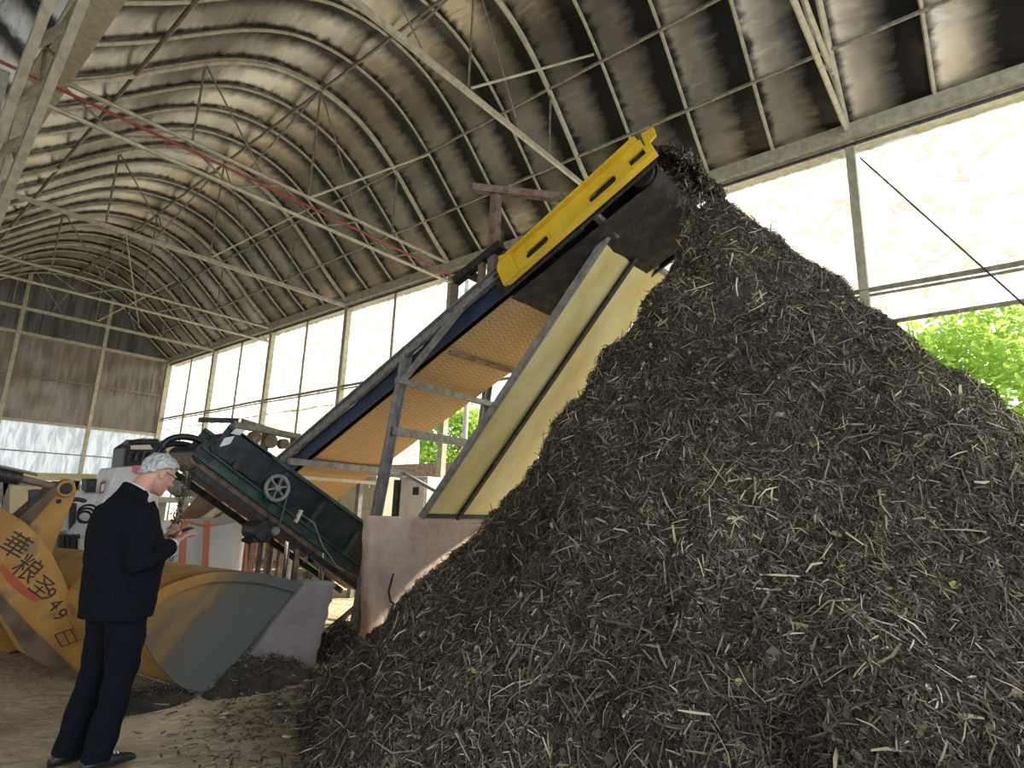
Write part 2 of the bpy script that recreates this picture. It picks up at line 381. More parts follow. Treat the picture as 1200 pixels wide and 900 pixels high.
wl_ = mb.build('wall_left_light_block', M['film_gable'], base=(-6.65, 0, 3.2), smooth=True, fix=False); wl_['kind'] = 'structure'
# eave gutter along the right wall, valley gutter on the left
mb = MB(); mb.box((XW-.14, -5.2, 6.99), (XW+.16, YF, 7.10)); mb.box((XW-.16, -5.2, 6.99), (XW-.13, YF, 7.22)); mb.box((XW-.04, -5.2, 6.96), (XW+.27, YF, 6.99))
tag(mb.build('eave_gutter', M['galv']), 'pale steel eave gutter along the top of the right film wall', 'gutter')
mb = MB(); mb.box((XG-.25, -5.2, 6.98), (XG+.15, YF, 7.08))
tag(mb.build('valley_gutter', M['galv']), 'steel valley gutter between the arched bay and its neighbour', 'gutter')

# ------------------------------------------------------------------ ribs, purlins, rails, posts
def arch_pts(n=36, off=0): return [Vector((-HS+2*HS*i/n, 0, arch_z(-HS+2*HS*i/n)-off)) for i in range(n+1)]
mb = MB(); mb.tube([Vector((XC, 0, 0))+p for p in arch_pts()], .028, 6)
rib0 = mb.build('roof_rib', M['galv'], base=(XC, 0, EAVE), smooth=True)
for k, y in enumerate(RIBY):
    o = rib0 if k == 0 else rib0.copy()
    if k: COL.objects.link(o)
    o.location = (XC, y, EAVE)
    tag(o, 'thin curved steel pipe rib under the dark film of the arched roof', 'roof rib', 'curved pipe ribs of the roof')
PUR = [(2.12, 'purlin pipe low on the left slope of the arched roof'), (5.16, 'purlin pipe along the ridge of the arched roof'),
       (7.08, 'purlin pipe halfway down the right slope of the roof'), (8.0, 'lowest purlin pipe on the right slope just above the eave')]
for x, lb in PUR:
    z = arch_z(x-XC)-.05
    mb = MB(); mb.tube([(x, -4.9+2.1*i, z) for i in range(15)]+[(x, YF, z)], .03, 6)
    tag(mb.build('roof_purlin', M['galv_dark'], smooth=True), lb, 'purlin', 'purlins of the roof')
# side-wall posts: main posts every 4.18 m, thin posts halfway
YP = [1.19, 5.36, 9.54, 13.72, 17.9, 22.08]
where = ['beside the compost pile, nearest on the right', 'hidden partly by the tall conveyor head', 'behind the tall conveyor, at the red-pipe truss', 'second from the conveyor rail along the bright side wall', 'third from the conveyor rail along the bright side wall', 'last main post before the far corner']
for y, lb in zip(YP, where):
    mb = MB(); s = .075 if y > 2 else .06
    mb.box((XW-s, y-s, -.02), (XW+s, y+s, 7.03)); mb.box((XW-.12, y-.12, -.03), (XW+.12, y+.12, .02))
    tag(mb.build('steel_post', M['galv'], bevel=.008), 'square steel side-wall post '+lb, 'post', 'main posts of the right wall')
for i, y in enumerate([3.28, 7.45, 11.63, 15.81, 19.99, 24.17]):
    mb = MB(); mb.tube([(XW, y, -.02), (XW, y, 7.03)], .033, 8)
    tag(mb.build('thin_post', M['galv_dark'], smooth=True), 'thin round steel post between two main posts of the bright side wall', 'post', 'thin posts of the right wall')
mb = MB(); mb.box((XW-.16, YF-.22, -.02), (XW+.04, YF-.02, 7.05))
tag(mb.build('corner_post', M['galv'], bevel=.008), 'steel post in the far corner where brown film meets white film', 'post')
for z, r, y1, lb in ((4.66, .035, YF, 'upper horizontal steel rail along the white film wall'), (4.58, .02, YF, 'thin rope-like wire just under the upper wall rail'), (4.16, .03, 12, 'lower rail holding the bottom edge of the white film on the right')):
    mb = MB(); mb.tube([(XW-.03, -5.5+(y1+5.5)*i/12, z+.015*math.sin(i*2.3)) for i in range(13)], r, 6)
    tag(mb.build('wall_rail', M['galv_dark'], smooth=True), lb, 'rail')
mb = MB(); mb.tube([(XW-.05, -5.5+(YF+5.5)*i/12, 6.93) for i in range(13)], .028, 6)
tag(mb.build('film_clamp_rail', M['dark_steel'], smooth=True), 'dark clamp pipe under the eave holding the top of the white film', 'rail')
a = at(1008, 185, 0, XW-.1); b_ = at(1200, 357, 0, XW-.1)
mb = MB(); mb.tube([a, a.lerp(b_, .5), b_+(b_-a)*.2], .012, 6)
tag(mb.build('brace_wire', M['dark_steel']), 'slanting brace wire across the white film right of the pile', 'wire')
# far wall steel
for z, r, lb in ((7.08, .055, 'horizontal beam at eave height across the brown far wall'), (4.0, .05, 'horizontal beam where brown film meets pale film'), (2.95, .02, 'thin horizontal pipe across the pale lower far wall'), (1.88, .035, 'bottom rail under the pale film of the far wall'), (5.6, .02, 'thin horizontal pipe across the brown far wall')):
    mb = MB(); mb.box((-6.6, YF-.12-r, z-r), (XW, YF-.12+r, z+r)); tag(mb.build('gable_beam', M['galv'] if r > .03 else M['galv_dark']), lb, 'beam')
for x, top, lb in ((6.55, 9.1, 'far-wall post right of the middle, left of the machinery'), (3.95, 9.3, 'far-wall post at the left edge of the picture')):
    mb = MB(); mb.box((x-.06, YF-.2, -.02), (x+.06, YF-.08, top)); tag(mb.build('gable_post', M['galv']), lb, 'post')

# ------------------------------------------------------------------ trusses
def truss(y, label, kind, zc=6.72, red=False, x0=XG, hang=True):
    t = thing('roof_truss', (XC, y, EAVE), label, 'roof truss')
    zt = zc+.45
    def rod(name, p, q, r, m='galv', n=6):
        b = MB(); b.tube([p, q], r, n); return b.build(name, M[m], t, smooth=True)
    if kind == 'lattice':
        rod('bottom_chord', (x0, y, zc), (XW-.05, y, zc), .035); rod('top_chord', (x0, y, zt), (XW-.05, y, zt), .035)
        n = 9; L = (XW-.1-x0)/n
        for i in range(n):
            xa = x0+L*i; rod('web', (xa, y, zt if i % 2 == 0 else zc), (xa+L, y, zc if i % 2 == 0 else zt), .018, 'galv_dark')
    else:
        zt = zc+.1
        b = MB(); b.bar((x0, y, zc), (XW-.05, y, zc), .05, .09); b.build('tie_beam', M['galv'], t)
    b = MB(); b.tube([Vector((XC, y, 0))+p for p in arch_pts(36, .05)], .04, 8); b.build('arch_chord', M['galv'], t, smooth=True)
    if hang:
        for x in (3.05, 5.15, 7.15):
            rod('hanger', (x, y, arch_z(x-XC)-.05), (x, y, zt), .02, 'galv_dark')
        for xa, xb in ((3.05, 4.25), (5.15, 6.3), (5.15, 4.0)):
            rod('diagonal', (xa, y, arch_z(xa-XC)-.05), (xb, y, zt), .016, 'galv_dark')
    if kind == 'tie':
        rod('knee', (5.2, y, zt), (6.95, y-1.0, arch_z(6.95-XC)-.08), .02)
    return t
truss(1.19, 'lattice roof truss passing overhead beside the top of the pile', 'lattice', 7.12, hang=False)
truss(5.36, 'single tie-beam truss passing behind the yellow conveyor head', 'tie', 7.42)
t1 = truss(9.54, 'lattice roof truss carrying the long red pipe', 'lattice', 6.72)
truss(13.72, 'single tie-beam truss just beyond the red-pipe truss', 'tie', 6.98)
truss(17.9, 'lattice roof truss deep in the shed, third lattice from the camera', 'lattice', 6.6)
truss(22.08, 'farthest tie-beam truss in front of the brown end wall', 'tie', 6.95)
mb = MB(); mb.tube([(-3, 9.44, 7.0), (XG, 9.44, 6.98), (5, 9.44, 6.94), (XW-.1, 9.44, 6.86)], .024, 8)
tag(mb.build('red_pipe', M['red'], smooth=True), 'long red pipe tied along the lattice truss under the roof', 'pipe')
for i, (x, y, xb, yb, lb) in enumerate(((5.15, 9.54, 7.08, 8.4, 'slanting brace from the red-pipe truss up to a purlin'), (7.6, 26.2, 5.0, 20.0, 'long diagonal brace under the far end of the roof'))):
    mb = MB(); mb.tube([(x, y, 7.15 if i == 0 else arch_z(x-XC)-.1), (xb, yb, arch_z(xb-XC)-.1)], .024, 6)
    tag(mb.build('roof_brace', M['galv'], smooth=True), lb, 'brace')

# lattice column with knee bracket under the valley gutter (upper left)
lc = thing('lattice_column', (1.0, 9.75, 0), 'lattice steel column with a wide knee bracket at the upper left', 'column')
def rod(name, p, q, r, m='galv', par=lc):
    b = MB(); b.tube([p, q], r, 6); return b.build(name, M[m], par, smooth=True)
for x in (.72, .96):
    mb = MB(); mb.bar((x, 10.0, -.02), (x, 10.0, 6.90), .10, .10); mb.bar((x, 9.5, -.02), (x, 9.5, 6.90), .10, .10); mb.build('upright', M['galv'], lc)
    mb = MB(); mb.bar((x, 9.45, 4.7), (x, 6.5, 6.86), .09, .16); mb.build('knee_brace', M['galv'], lc)
for i in range(12):
    z = .5+i*.54; s = i % 2
    rod('lacing', (.96, 9.5+.5*s, z), (.96, 10-.5*s, min(z+.54, 6.9)), .018, 'galv_dark')
for i in range(5):
    f = .08+i*.19; y = 9.45+(6.5-9.45)*f; z = 4.7+(7.05-4.7)*f
    rod('bracket_web', (.96, y, z), (.96, 9.5 if i < 2 else y+.5*(i-1), min(6.9, z+.6) if i < 2 else 6.9), .026, 'galv_dark')
    mb = MB(); mb.bar((.72, y, z), (.96, y-.3, z+.24), .05, .12); mb.build('cross_lacing', M['galv'], lc)
mb = MB(); mb.prism([(.84, 9.5, 5.4), (.84, 9.5, 6.9), (.84, 8.0, 6.9)], (.01, 0, 0)); mb.build('gusset', M['galv'], lc)

# ================================================================== COMPOST PILE
AP = Vector((5.82, 2.09, 0)); HP = 5.03
def pile_R(th):
    # base radius by direction (degrees): left foot, right flank, towards the camera, towards the block
    k = [(-180, 3.9), (-140, 4.1), (-105, 4.6), (-70, 4.66), (-20, 4.6), (25, 4.0), (60, 3.6), (110, 3.66), (145, 3.8), (180, 3.9)]
    d = (math.degrees(th)+180) % 360-180
    for (a, ra), (b, rb) in zip(k, k[1:]):
        if a <= d <= b:
            t = (d-a)/(b-a); t = t*t*(3-2*t); return ra+(rb-ra)*t
def pile_f(t):
    # height profile: rounded tip, slightly hollow flank, spreading foot
    if t > 1: return -.02
    u = 1-math.sqrt(t*t+.0006)+.002
    return max(u, 0)**1.3-.001
def pile_pt(th, t):
    r = pile_R(th)*t; x = AP.x+math.cos(th)*r; y = AP.y+math.sin(th)*r; z = HP*pile_f(t)
    n = Vector((math.cos(th)*.82, math.sin(th)*.82, .57))
    p = Vector((x, y, z))
    env = min(1, t*3.5+.15)*(1 if t < .9 else max(0, (1.03-t)/.13))
    d = .17*fbm(p, .75, 3)+.09*fbm(p+Vector((7, 3, 1)), 2.1, 3)+.035*fbm(p, 7, 2)
    d += .10*max(0, fbm(p+Vector((3, 9, 4)), 1.3, 2))-.03
    return p+n*(d*env), n
NT, NR = 540, 250
V = np.zeros((NR*NT, 3)); 
for i in range(NR):
    t = 1.04*(i/(NR-1))
    for j in range(NT):
        V[i*NT+j] = pile_pt(2*math.pi*j/NT, t)[0]
V[:, 1] = np.where((V[:, 1] > 5.66) & (V[:, 0] > 4.2) & (V[:, 2] < 1.5), 5.66, V[:, 1])
ii, jj = np.meshgrid(np.arange(NR-1), np.arange(NT), indexing='ij'); j2 = (jj+1) % NT
Q = np.stack([ii*NT+jj, (ii+1)*NT+jj, (ii+1)*NT+j2, ii*NT+j2], -1).reshape(-1, 4)

def surf_sample(n, dens=None):
    """random points on the pile surface, by area, on the sides seen from the open front"""
    a, b, c, d = (V[Q[:, k]] for k in range(4))
    nn = np.cross(c-a, d-b); ar = np.linalg.norm(nn, axis=1)/2; nn = nn/(2*ar[:, None]+1e-12)
    cen = (a+b+c+d)/4
    flip = (nn[:, 2] < 0); nn[flip] *= -1
    view = np.array([0, 0, 1.5])-cen
    wgt = ar*(((nn*view).sum(1) > -1.2))*(cen[:, 2] > .0)
    wgt = wgt/wgt.sum()
    q = rng.choice(len(Q), n, p=wgt)
    u, v = rng.random((n, 1)), rng.random((n, 1))
    p = (a[q]*(1-u)+b[q]*u)*(1-v)+(d[q]*(1-u)+c[q]*u)*v
    return p, nn[q]
def ribbons(p, n, L, W, lift, tilt, tint, down=.0, curl=.3):
    m = len(p); r = rng.normal(size=(m, 3)); r[:, 2] -= down
    t = r-n*(r*n).sum(1, keepdims=True); t /= np.linalg.norm(t, axis=1, keepdims=True)+1e-9
    t = t+n*(rng.normal(size=(m, 1))*tilt); t /= np.linalg.norm(t, axis=1, keepdims=True)
    s = np.cross(t, n+rng.normal(size=(m, 3))*.6); s /= np.linalg.norm(s, axis=1, keepdims=True)+1e-9
    b = np.cross(s, t)*(rng.normal(size=(m, 1))*curl)*L[:, None]*.5+s*(rng.normal(size=(m, 1))*curl)*L[:, None]*.4
    c = p+n*lift[:, None]
    A = c-t*L[:, None]/2; Bm = c+b*.5; D = c+t*L[:, None]/2
    w = s*W[:, None]/2
    vs = np.stack([A-w*.7, A+w*.7, Bm-w, Bm+w, D-w*.5, D+w*.5], 1).reshape(-1, 3)
    k = np.arange(m)[:, None]*6
    f = np.concatenate([k+np.array([[0, 1, 3, 2]]), k+np.array([[2, 3, 5, 4]])], 1).reshape(-1, 4)
    return vs, f, np.repeat(tint, 2)
def np_mesh(name, vs, fs, mats, mi, tint):
    me = bpy.data.meshes.new(name); me.vertices.add(len(vs)); me.vertices.foreach_set('co', vs.astype(np.float32).ravel())
    me.loops.add(fs.size); me.loops.foreach_set('vertex_index', fs.astype(np.int32).ravel())
    me.polygons.add(len(fs)); me.polygons.foreach_set('loop_start', np.arange(0, fs.size, 4, dtype=np.int32)); me.polygons.foreach_set('loop_total', np.full(len(fs), 4, np.int32))
    for x in mats: me.materials.append(x)
    me.polygons.foreach_set('material_index', mi.astype(np.int32))
    at_ = me.attributes.new('tint', 'FLOAT', 'FACE'); at_.data.foreach_set('value', tint.astype(np.float32))
    me.update(calc_edges=True); me.validate()
    o = bpy.data.objects.new(name, me); COL.objects.link(o); return o
parts = []
def patch(p):   # paler, more straw-coloured patches, strongest on the right flank
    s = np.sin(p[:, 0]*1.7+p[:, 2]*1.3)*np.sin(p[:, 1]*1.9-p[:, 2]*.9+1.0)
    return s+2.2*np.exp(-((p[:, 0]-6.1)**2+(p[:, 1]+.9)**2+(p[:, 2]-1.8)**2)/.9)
n1 = 330000
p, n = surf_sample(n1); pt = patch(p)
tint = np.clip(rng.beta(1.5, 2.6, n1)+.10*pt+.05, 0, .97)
parts.append(ribbons(p, n, rng.gamma(5, .008, n1)+.010, rng.gamma(4, .0010, n1)+.0014, rng.random(n1)*.022, .38, tint, .5))
n2 = 14000
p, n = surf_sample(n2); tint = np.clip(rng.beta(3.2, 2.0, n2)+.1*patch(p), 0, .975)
parts.append(ribbons(p, n, rng.gamma(6, .018, n2)+.03, rng.gamma(4, .0015, n2)+.002, rng.random(n2)*.03+.008, .35, tint, .8))
n3 = 9000   # leaf and bark chips
p, n = surf_sample(n3); tint = np.clip(rng.beta(1.6, 2.2, n3), 0, .97); tint[:40] = 1.0
parts.append(ribbons(p, n, rng.gamma(5, .006, n3)+.014, rng.gamma(4, .005, n3)+.007, rng.random(n3)*.02+.004, .4, tint, .2))
vs = [V]; fs = [Q]; ti = [np.zeros(len(Q))]; k = len(V)
for a, b, c in parts: vs.append(a); fs.append(b+k); ti.append(c); k += len(a)
mi = np.concatenate([np.zeros(len(Q)), np.ones(sum(len(c) for _, _, c in parts))])
off = np.array([AP.x, AP.y, 0])
pile = np_mesh('compost_pile', np.concatenate(vs)-off, np.concatenate(fs), [M['core'], M['straw']], mi, np.concatenate(ti))
pile.location = off
tag(pile, 'huge dark brown heap of shredded compost filling the right half', 'compost pile', kind='stuff')

# litter on the floor around the foot of the pile
m = 5200; th = rng.uniform(math.radians(95), math.radians(235), m); rr = 3.75+np.abs(rng.normal(size=m))*.45
p = np.stack([AP.x+np.cos(th)*rr, AP.y+np.sin(th)*rr, np.zeros(m)], 1); keep = (p[:, 1] < 5.6) & (np.hypot(p[:, 0]-1.35, p[:, 1]-4.2) > .35); p = p[keep]; m = len(p)
p[:, 2] = [max(floor_z(x, y), 0)+.004 for x, y, _ in p]
n = np.tile([0, 0, 1.0], (m, 1))
a, b, c = ribbons(p, n, rng.gamma(4, .012, m)+.01, rng.gamma(4, .0022, m)+.003, rng.random(m)*.012, .12, np.clip(rng.beta(1.8, 1.9, m), 0, .97))
o = np_mesh('floor_litter', a-np.array([2.5, 4.5, 0]), b, [M['straw']], np.zeros(len(b)), c); o.location = (2.5, 4.5, 0)
tag(o, 'stalks and chips scattered on the dirt at the foot of the heap', 'litter', kind='stuff')

# small dark mounds of spilled compost
def mound(cx, cy, rx, ry, h, label, seed, nb):
    vs = []; nt, nr = 64, 22
    for i in range(nr):
        t = i/(nr-1)
        for j in range(nt):
            th = 2*math.pi*j/nt; q = Vector((cx+math.cos(th)*rx*t, cy+math.sin(th)*ry*t, h*(1-t*t)**1.2))
            q += Vector((math.cos(th)*.3, math.sin(th)*.3, 1))*(.5*h*fbm(q+Vector((seed, 0, 0)), 4.5, 4)*(1-t**3)); q.z = max(q.z, -.02) if t < 1 else -.03
            vs.append(q)
    v = np.array(vs); i_, j_ = np.meshgrid(np.arange(nr-1), np.arange(nt), indexing='ij'); jn = (j_+1) % nt
    q = np.stack([i_*nt+j_, (i_+1)*nt+j_, (i_+1)*nt+jn, i_*nt+jn], -1).reshape(-1, 4)
    idx = rng.integers(0, len(v), nb); nn = np.tile([0, -.4, .9], (nb, 1))
    a, b, c = ribbons(v[idx]+rng.normal(size=(nb, 3))*.02, nn, rng.gamma(5, .010, nb)+.012, rng.gamma(4, .0013, nb)+.002, rng.random(nb)*.02, .4, np.clip(rng.beta(1.5, 2.6, nb), 0, .95))
    o = np_mesh('spilled_compost', np.concatenate([v, a])-np.array([cx, cy, 0]), np.concatenate([q, b+len(v)]), [M['core'], M['straw']], np.concatenate([np.zeros(len(q)), np.ones(len(b))]), np.concatenate([np.zeros(len(q)), c]))
    o.location = (cx, cy, 0); tag(o, label, 'compost mound', kind='stuff')
mound(3.84, 5.42, .34, .30, .24, 'small rough mound of compost between the mauve slab and the concrete block', 3, 2200)
mound(2.80, 4.98, .50, .22, .17, 'low dark mound of compost under the lip of the loader bucket', 8, 900)
mound(1.95, 5.1, .35, .2, .09, 'thin brown spill under the back of the loader bucket', 5, 500)

def heap_top():
    m = 5200; u = rng.random(m); ph = rng.uniform(-.2, 1.5, m)          # material lying on the belt end and rolling off it
    x = 4.98+1.2*u; R_ = .16+.12*np.sin(np.pi*u)**.6*(.7+.3*np.sin(u*9))+rng.random(m)*.05
    on = rng.random(m) < .5
    y = np.where(on, 2.35+1.1*rng.random(m)**1.5, 2.42-np.sin(ph)*R_*1.35); z0 = 2.20+(8.58-2.45)*.464
    z = np.where(on, 2.20+(8.58-y)*.464+R_-.12, z0-.2+np.cos(ph)*R_+.13)
    return np.stack([x, y, z], 1), np.stack([np.zeros(m), -np.where(on, .2, np.sin(ph)), np.where(on, 1, np.cos(ph))], 1)
# ================================================================== BIG CONVEYOR
XN, XF = 4.70, 6.20
def zr(y): return 2.20+(8.58-y)*.464         # top line of the side rail
YT, YH = 11.3, 2.45                          # tail, head
bc = thing('belt_conveyor', (5.4, 7.0, 0), 'tall inclined conveyor with tan herringbone belt and yellow head frame', 'conveyor')
dirv = Vector((0, -1, .464)).normalized(); upv = Vector((0, .464, 1)).normalized()
for x, nm in ((XN, 'side_rail'), (XF+.02, 'side_rail')):
    mb = MB(); mb.angle((x, YT, zr(YT)-.075), (x, 2.9, zr(2.9)-.075), .15, .016, upv); mb.build(nm, M['grey_steel'], bc)
for x in (XN+.06, XF-.04):
    mb = MB(); mb.prism([(x, YT-.2, zr(YT-.2)-.12), (x, 3.1, zr(3.1)-.12), (x, 3.1, zr(3.1)-.33), (x, YT-.2, zr(YT-.2)-.33)], (.02, 0, 0)); mb.build('skirt_plate', M['blue'], bc)
# the belt: carrying run, head pulley wrap, return run
def belt_loop(y0, y1):
    P = []
    for i in range(61):
        y = y0+(y1-y0)*i/60; P.append((y, zr(y)-.36))
    return P
mb = MB(); P = belt_loop(YT, 4.12)
mb.grid([[(XN+.14+(XF-XN-.2)*k/8, y, z-.02*math.sin(math.pi*k/8)) for k in range(9)] for y, z in P]); 
mb.grid([[(XN+.14+(XF-XN-.2)*k/8, y, z+.015) for k in range(9)] for y, z in P])
mb.build('return_belt', M['belt'], bc, smooth=True, fix=False)
# dirty outer end of the belt, round the head pulley and back along the top
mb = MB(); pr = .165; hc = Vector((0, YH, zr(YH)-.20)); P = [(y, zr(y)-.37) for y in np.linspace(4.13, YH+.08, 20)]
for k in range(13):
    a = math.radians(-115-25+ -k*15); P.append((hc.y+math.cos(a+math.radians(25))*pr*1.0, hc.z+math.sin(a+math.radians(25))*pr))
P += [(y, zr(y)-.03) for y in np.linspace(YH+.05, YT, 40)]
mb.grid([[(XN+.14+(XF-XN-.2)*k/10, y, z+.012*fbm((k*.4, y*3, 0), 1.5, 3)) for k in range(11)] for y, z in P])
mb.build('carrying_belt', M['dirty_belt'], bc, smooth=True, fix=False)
mb = MB(); mb.tube([(XN+.1, YH, hc.z), (XF, YH, hc.z)], .14, 20); mb.build('head_pulley', M['rubber'], bc, smooth=True)
mb = MB(); mb.tube([(XN+.1, YT-.1, zr(YT-.1)-.22), (XF, YT-.1, zr(YT-.1)-.22)], .12, 16); mb.build('tail_pulley', M['rust'], bc, smooth=True)
# yellow head frame: channel with two slots and a bearing window, built as strips round the openings
XY = 4.60; ydir = Vector((0, -1, .50)).normalized(); yup = Vector((0, .50, 1)).normalized()
def yp(s, u, x=XY):  # s along the beam from its lower end (m), u across (m)
    b0 = Vector((x, 3.94, zr(3.94)-.40)); return b0+ydir*s+yup*u
def strip(mb, s0, s1, u0, u1, t=.03): mb.prism([yp(s0, u0), yp(s1, u0), yp(s1, u1), yp(s0, u1)], (t, 0, 0))
LY = 1.98; mb = MB(); HY = .30
strip(mb, 0, LY, 0, .10); strip(mb, .02, LY-.06, .185, HY)
for s0, s1 in ((0, .30), (.62, 1.20), (1.54, 1.72), (1.90, LY)): strip(mb, s0, s1, .10, .185)
strip(mb, 1.72, 1.90, .10, .11)
for sc_, ec in ((.30, 1), (.62, -1), (1.20, 1), (1.54, -1)):     # rounded slot ends
    pts = [yp(sc_, .10), yp(sc_+ec*.033, .10)]
    mb.prism([yp(sc_, .10), yp(sc_+ec*.028, .10), yp(sc_, .118)], (.03, 0, 0)); mb.prism([yp(sc_, .185), yp(sc_+ec*.028, .185), yp(sc_, .165)], (.03, 0, 0))
hf = mb.build('head_frame', M['yellow'], bc, bevel=.004)
mb = MB(); mb.prism([yp(-.02, -.02), yp(LY, -.02), yp(LY, .005), yp(-.02, .005)], (-.09, 0, 0)); mb.prism([yp(.02, HY-.005), yp(LY-.08, HY-.005), yp(LY-.08, HY+.02), yp(.02, HY+.02)], (-.07, 0, 0))
mb.build('flange', M['yellow'], hf)
mb = MB(); mb.prism([yp(-.07, .0), yp(.15, 0), yp(.15, .31), yp(-.03, .31), yp(-.07, .24)], (-.05, 0, 0)); mb.box(tuple(yp(.02, .30)-Vector((.05, .04, 0))), tuple(yp(.02, .30)+Vector((.03, .04, .07)))); mb.build('end_bracket', M['yellow'], hf, bevel=.006)
mb = MB(); mb.prism([yp(1.93, .18), yp(2.06, .2), yp(2.08, .30), yp(1.96, .34)], (.03, 0, 0)); mb.build('bearing_lug', M['yellow'], hf)
mb = MB(); mb.box(tuple(yp(1.82, .13, XY+.03)-Vector((0, .07, .06))), tuple(yp(1.82, .13, XY+.10)+Vector((0, .07, .06)))); mb.build('bearing_block', M['dark_steel'], hf, bevel=.01)
mb = MB(); mb.prism([yp(-.2, -.02, XY+.05), yp(LY-.05, -.02, XY+.05), yp(LY-.05, HY, XY+.05), yp(-.2, HY, XY+.05)], (.03, 0, 0)); mb.build('head_side_plate', M['dark_steel'], bc)
# far head plate
mb = MB(); mb.prism([yp(.2, 0, XF+.05), yp(LY-.1, 0, XF+.05), yp(LY-.1, .2, XF+.05), yp(.2, .2, XF+.05)], (.03, 0, 0)); mb.build('head_side_plate', M['dark_steel'], bc)
# trestle legs, cross bars, struts
def bar(name, p, q, w, h, m='grey_steel', par=bc, up=(0, 0, 1)):
    b = MB(); b.bar(p, q, w, h, up); return b.build(name, M[m], par)
zl = -.02
la = Vector((4.66, 5.72, zr(5.72)-.1)); lb_ = Vector((4.58, 6.22, zl))
mb = MB(); mb.angle(la, lb_, .14, .014, (1, 0, 0)); mb.build('leg', M['grey_steel'], bc)
mb = MB(); mb.angle(Vector((6.24, 5.72, zr(5.72)-.1)), Vector((6.32, 6.22, zl)), .14, .014, (1, 0, 0)); mb.build('leg', M['grey_steel'], bc)
bar('strut', (4.62, 4.72, zr(4.72)-.18), (4.63, 5.80, 2.98), .07, .05)
bar('cross_bar', (4.55, 5.72, zr(5.72)-.48), (6.5, 5.72, zr(5.72)-.50), .09, .07)
bar('cross_bar', (4.62, 5.86, 2.43), (6.45, 5.86, 2.42), .10, .10)
bar('cross_bar', (4.45, 7.9, zr(7.9)-.43), (6.62, 7.9, zr(7.9)-.45), .09, .09)
bar('cross_bar', (4.45, 8.15, zr(8.15)-.52), (6.5, 8.15, zr(8.15)-.53), .05, .05, 'cream')
bar('strut', (6.58, 7.9, zr(7.9)-.45), (6.60, 6.35, 1.50), .06, .05)
for y in (4.9, 7.9):
    for x in (XF+.02,): bar('idler_bracket', (x+.03, y, zr(y)-.15), (x+.03, y, zr(y)-.55), .08, .05)
mb = MB(); mb.tube([(XN+.15, 5.1, zr(5.1)-.42), (XF-.05, 5.1, zr(5.1)-.42)], .03, 10); mb.build('return_roller', M['rust'], bc, smooth=True)
for y in (8.6, 10.6):
    for x in (XN, XF+.02): bar('leg', (x, y, zr(y)-.15), (x, y, -.02), .1, .08)
# machinery on top behind the yellow frame
bar('mast', (4.75, 4.35, zr(4.35)), (4.75, 4.35, 5.25), .10, .10, 'rust')
bar('mast_arm', (4.50, 4.52, 5.27), (5.45, 3.72, 5.30), .09, .09, 'rust')
bar('top_rail', (4.72, 4.95, zr(4.95)+.36), (4.72, 4.2, zr(4.2)+.30), .10, .10, 'dark_steel')
bar('top_rail', (5.4, 4.95, zr(4.95)+.36), (5.4, 4.2, zr(4.2)+.30), .08, .08, 'dark_steel')
for y in (4.95, 4.5): bar('stanchion', (4.72, y, zr(y)-.05), (4.72, y, zr(y)+.34), .07, .07, 'rust')
for y in (4.75, 4.3): bar('top_tie', (4.72, y, zr(y)+.33), (5.4, y, zr(y)+.33), .08, .08, 'dark_steel')
mb = MB(); mb.tube([(4.8, 3.95, zr(3.95)+.12), (5.2, 3.95, zr(3.95)+.12)], .12, 16); mb.build('drive_motor', M['black'], bc, smooth=True)
mb = MB(); mb.bar((4.75, 4.2, zr(4.2)+.05), (4.75, 3.1, zr(3.1)+.05), .12, .14, upv); mb.build('upper_skirt', M['dark_steel'], bc)
# bracket under the head holding the sheet
bar('sheet_bracket', (4.62, 2.95, 4.55), (5.2, 2.95, 4.47), .07, .06)

p, n = heap_top(); m = len(p); n = n/np.linalg.norm(n, axis=1, keepdims=True)
a, b, c = ribbons(p, n, rng.gamma(5, .012, m)+.02, rng.gamma(4, .0035, m)+.004, rng.random(m)*.03, .4, np.clip(rng.beta(1.5, 2.4, m), 0, .95), .8, .5)
m2 = 1500; s_ = rng.random(m2); p2 = np.stack([5.0+1.15*rng.random(m2), 2.22-.12*s_**.5+rng.normal(size=m2)*.05, 5.0-s_*1.0], 1)
n2_ = rng.normal(size=(m2, 3)); n2_ /= np.linalg.norm(n2_, axis=1, keepdims=True)
a2, b2, c2_ = ribbons(p2, n2_, rng.gamma(5, .009, m2)+.015, rng.gamma(4, .002, m2)+.003, np.zeros(m2), .4, np.clip(rng.beta(1.5, 2.4, m2), 0, .95), 2)
o = np_mesh('falling_compost', np.concatenate([a, a2])-np.array([5.6, 2.3, 4.0]), np.concatenate([b, b2+len(a)]), [M['straw']], np.zeros(len(b)+len(b2)), np.concatenate([c, c2_])); o.location = (5.6, 2.3, 4.0)
tag(o, 'compost rolling off the end of the tall conveyor beside the yellow head frame', 'falling compost', kind='stuff')
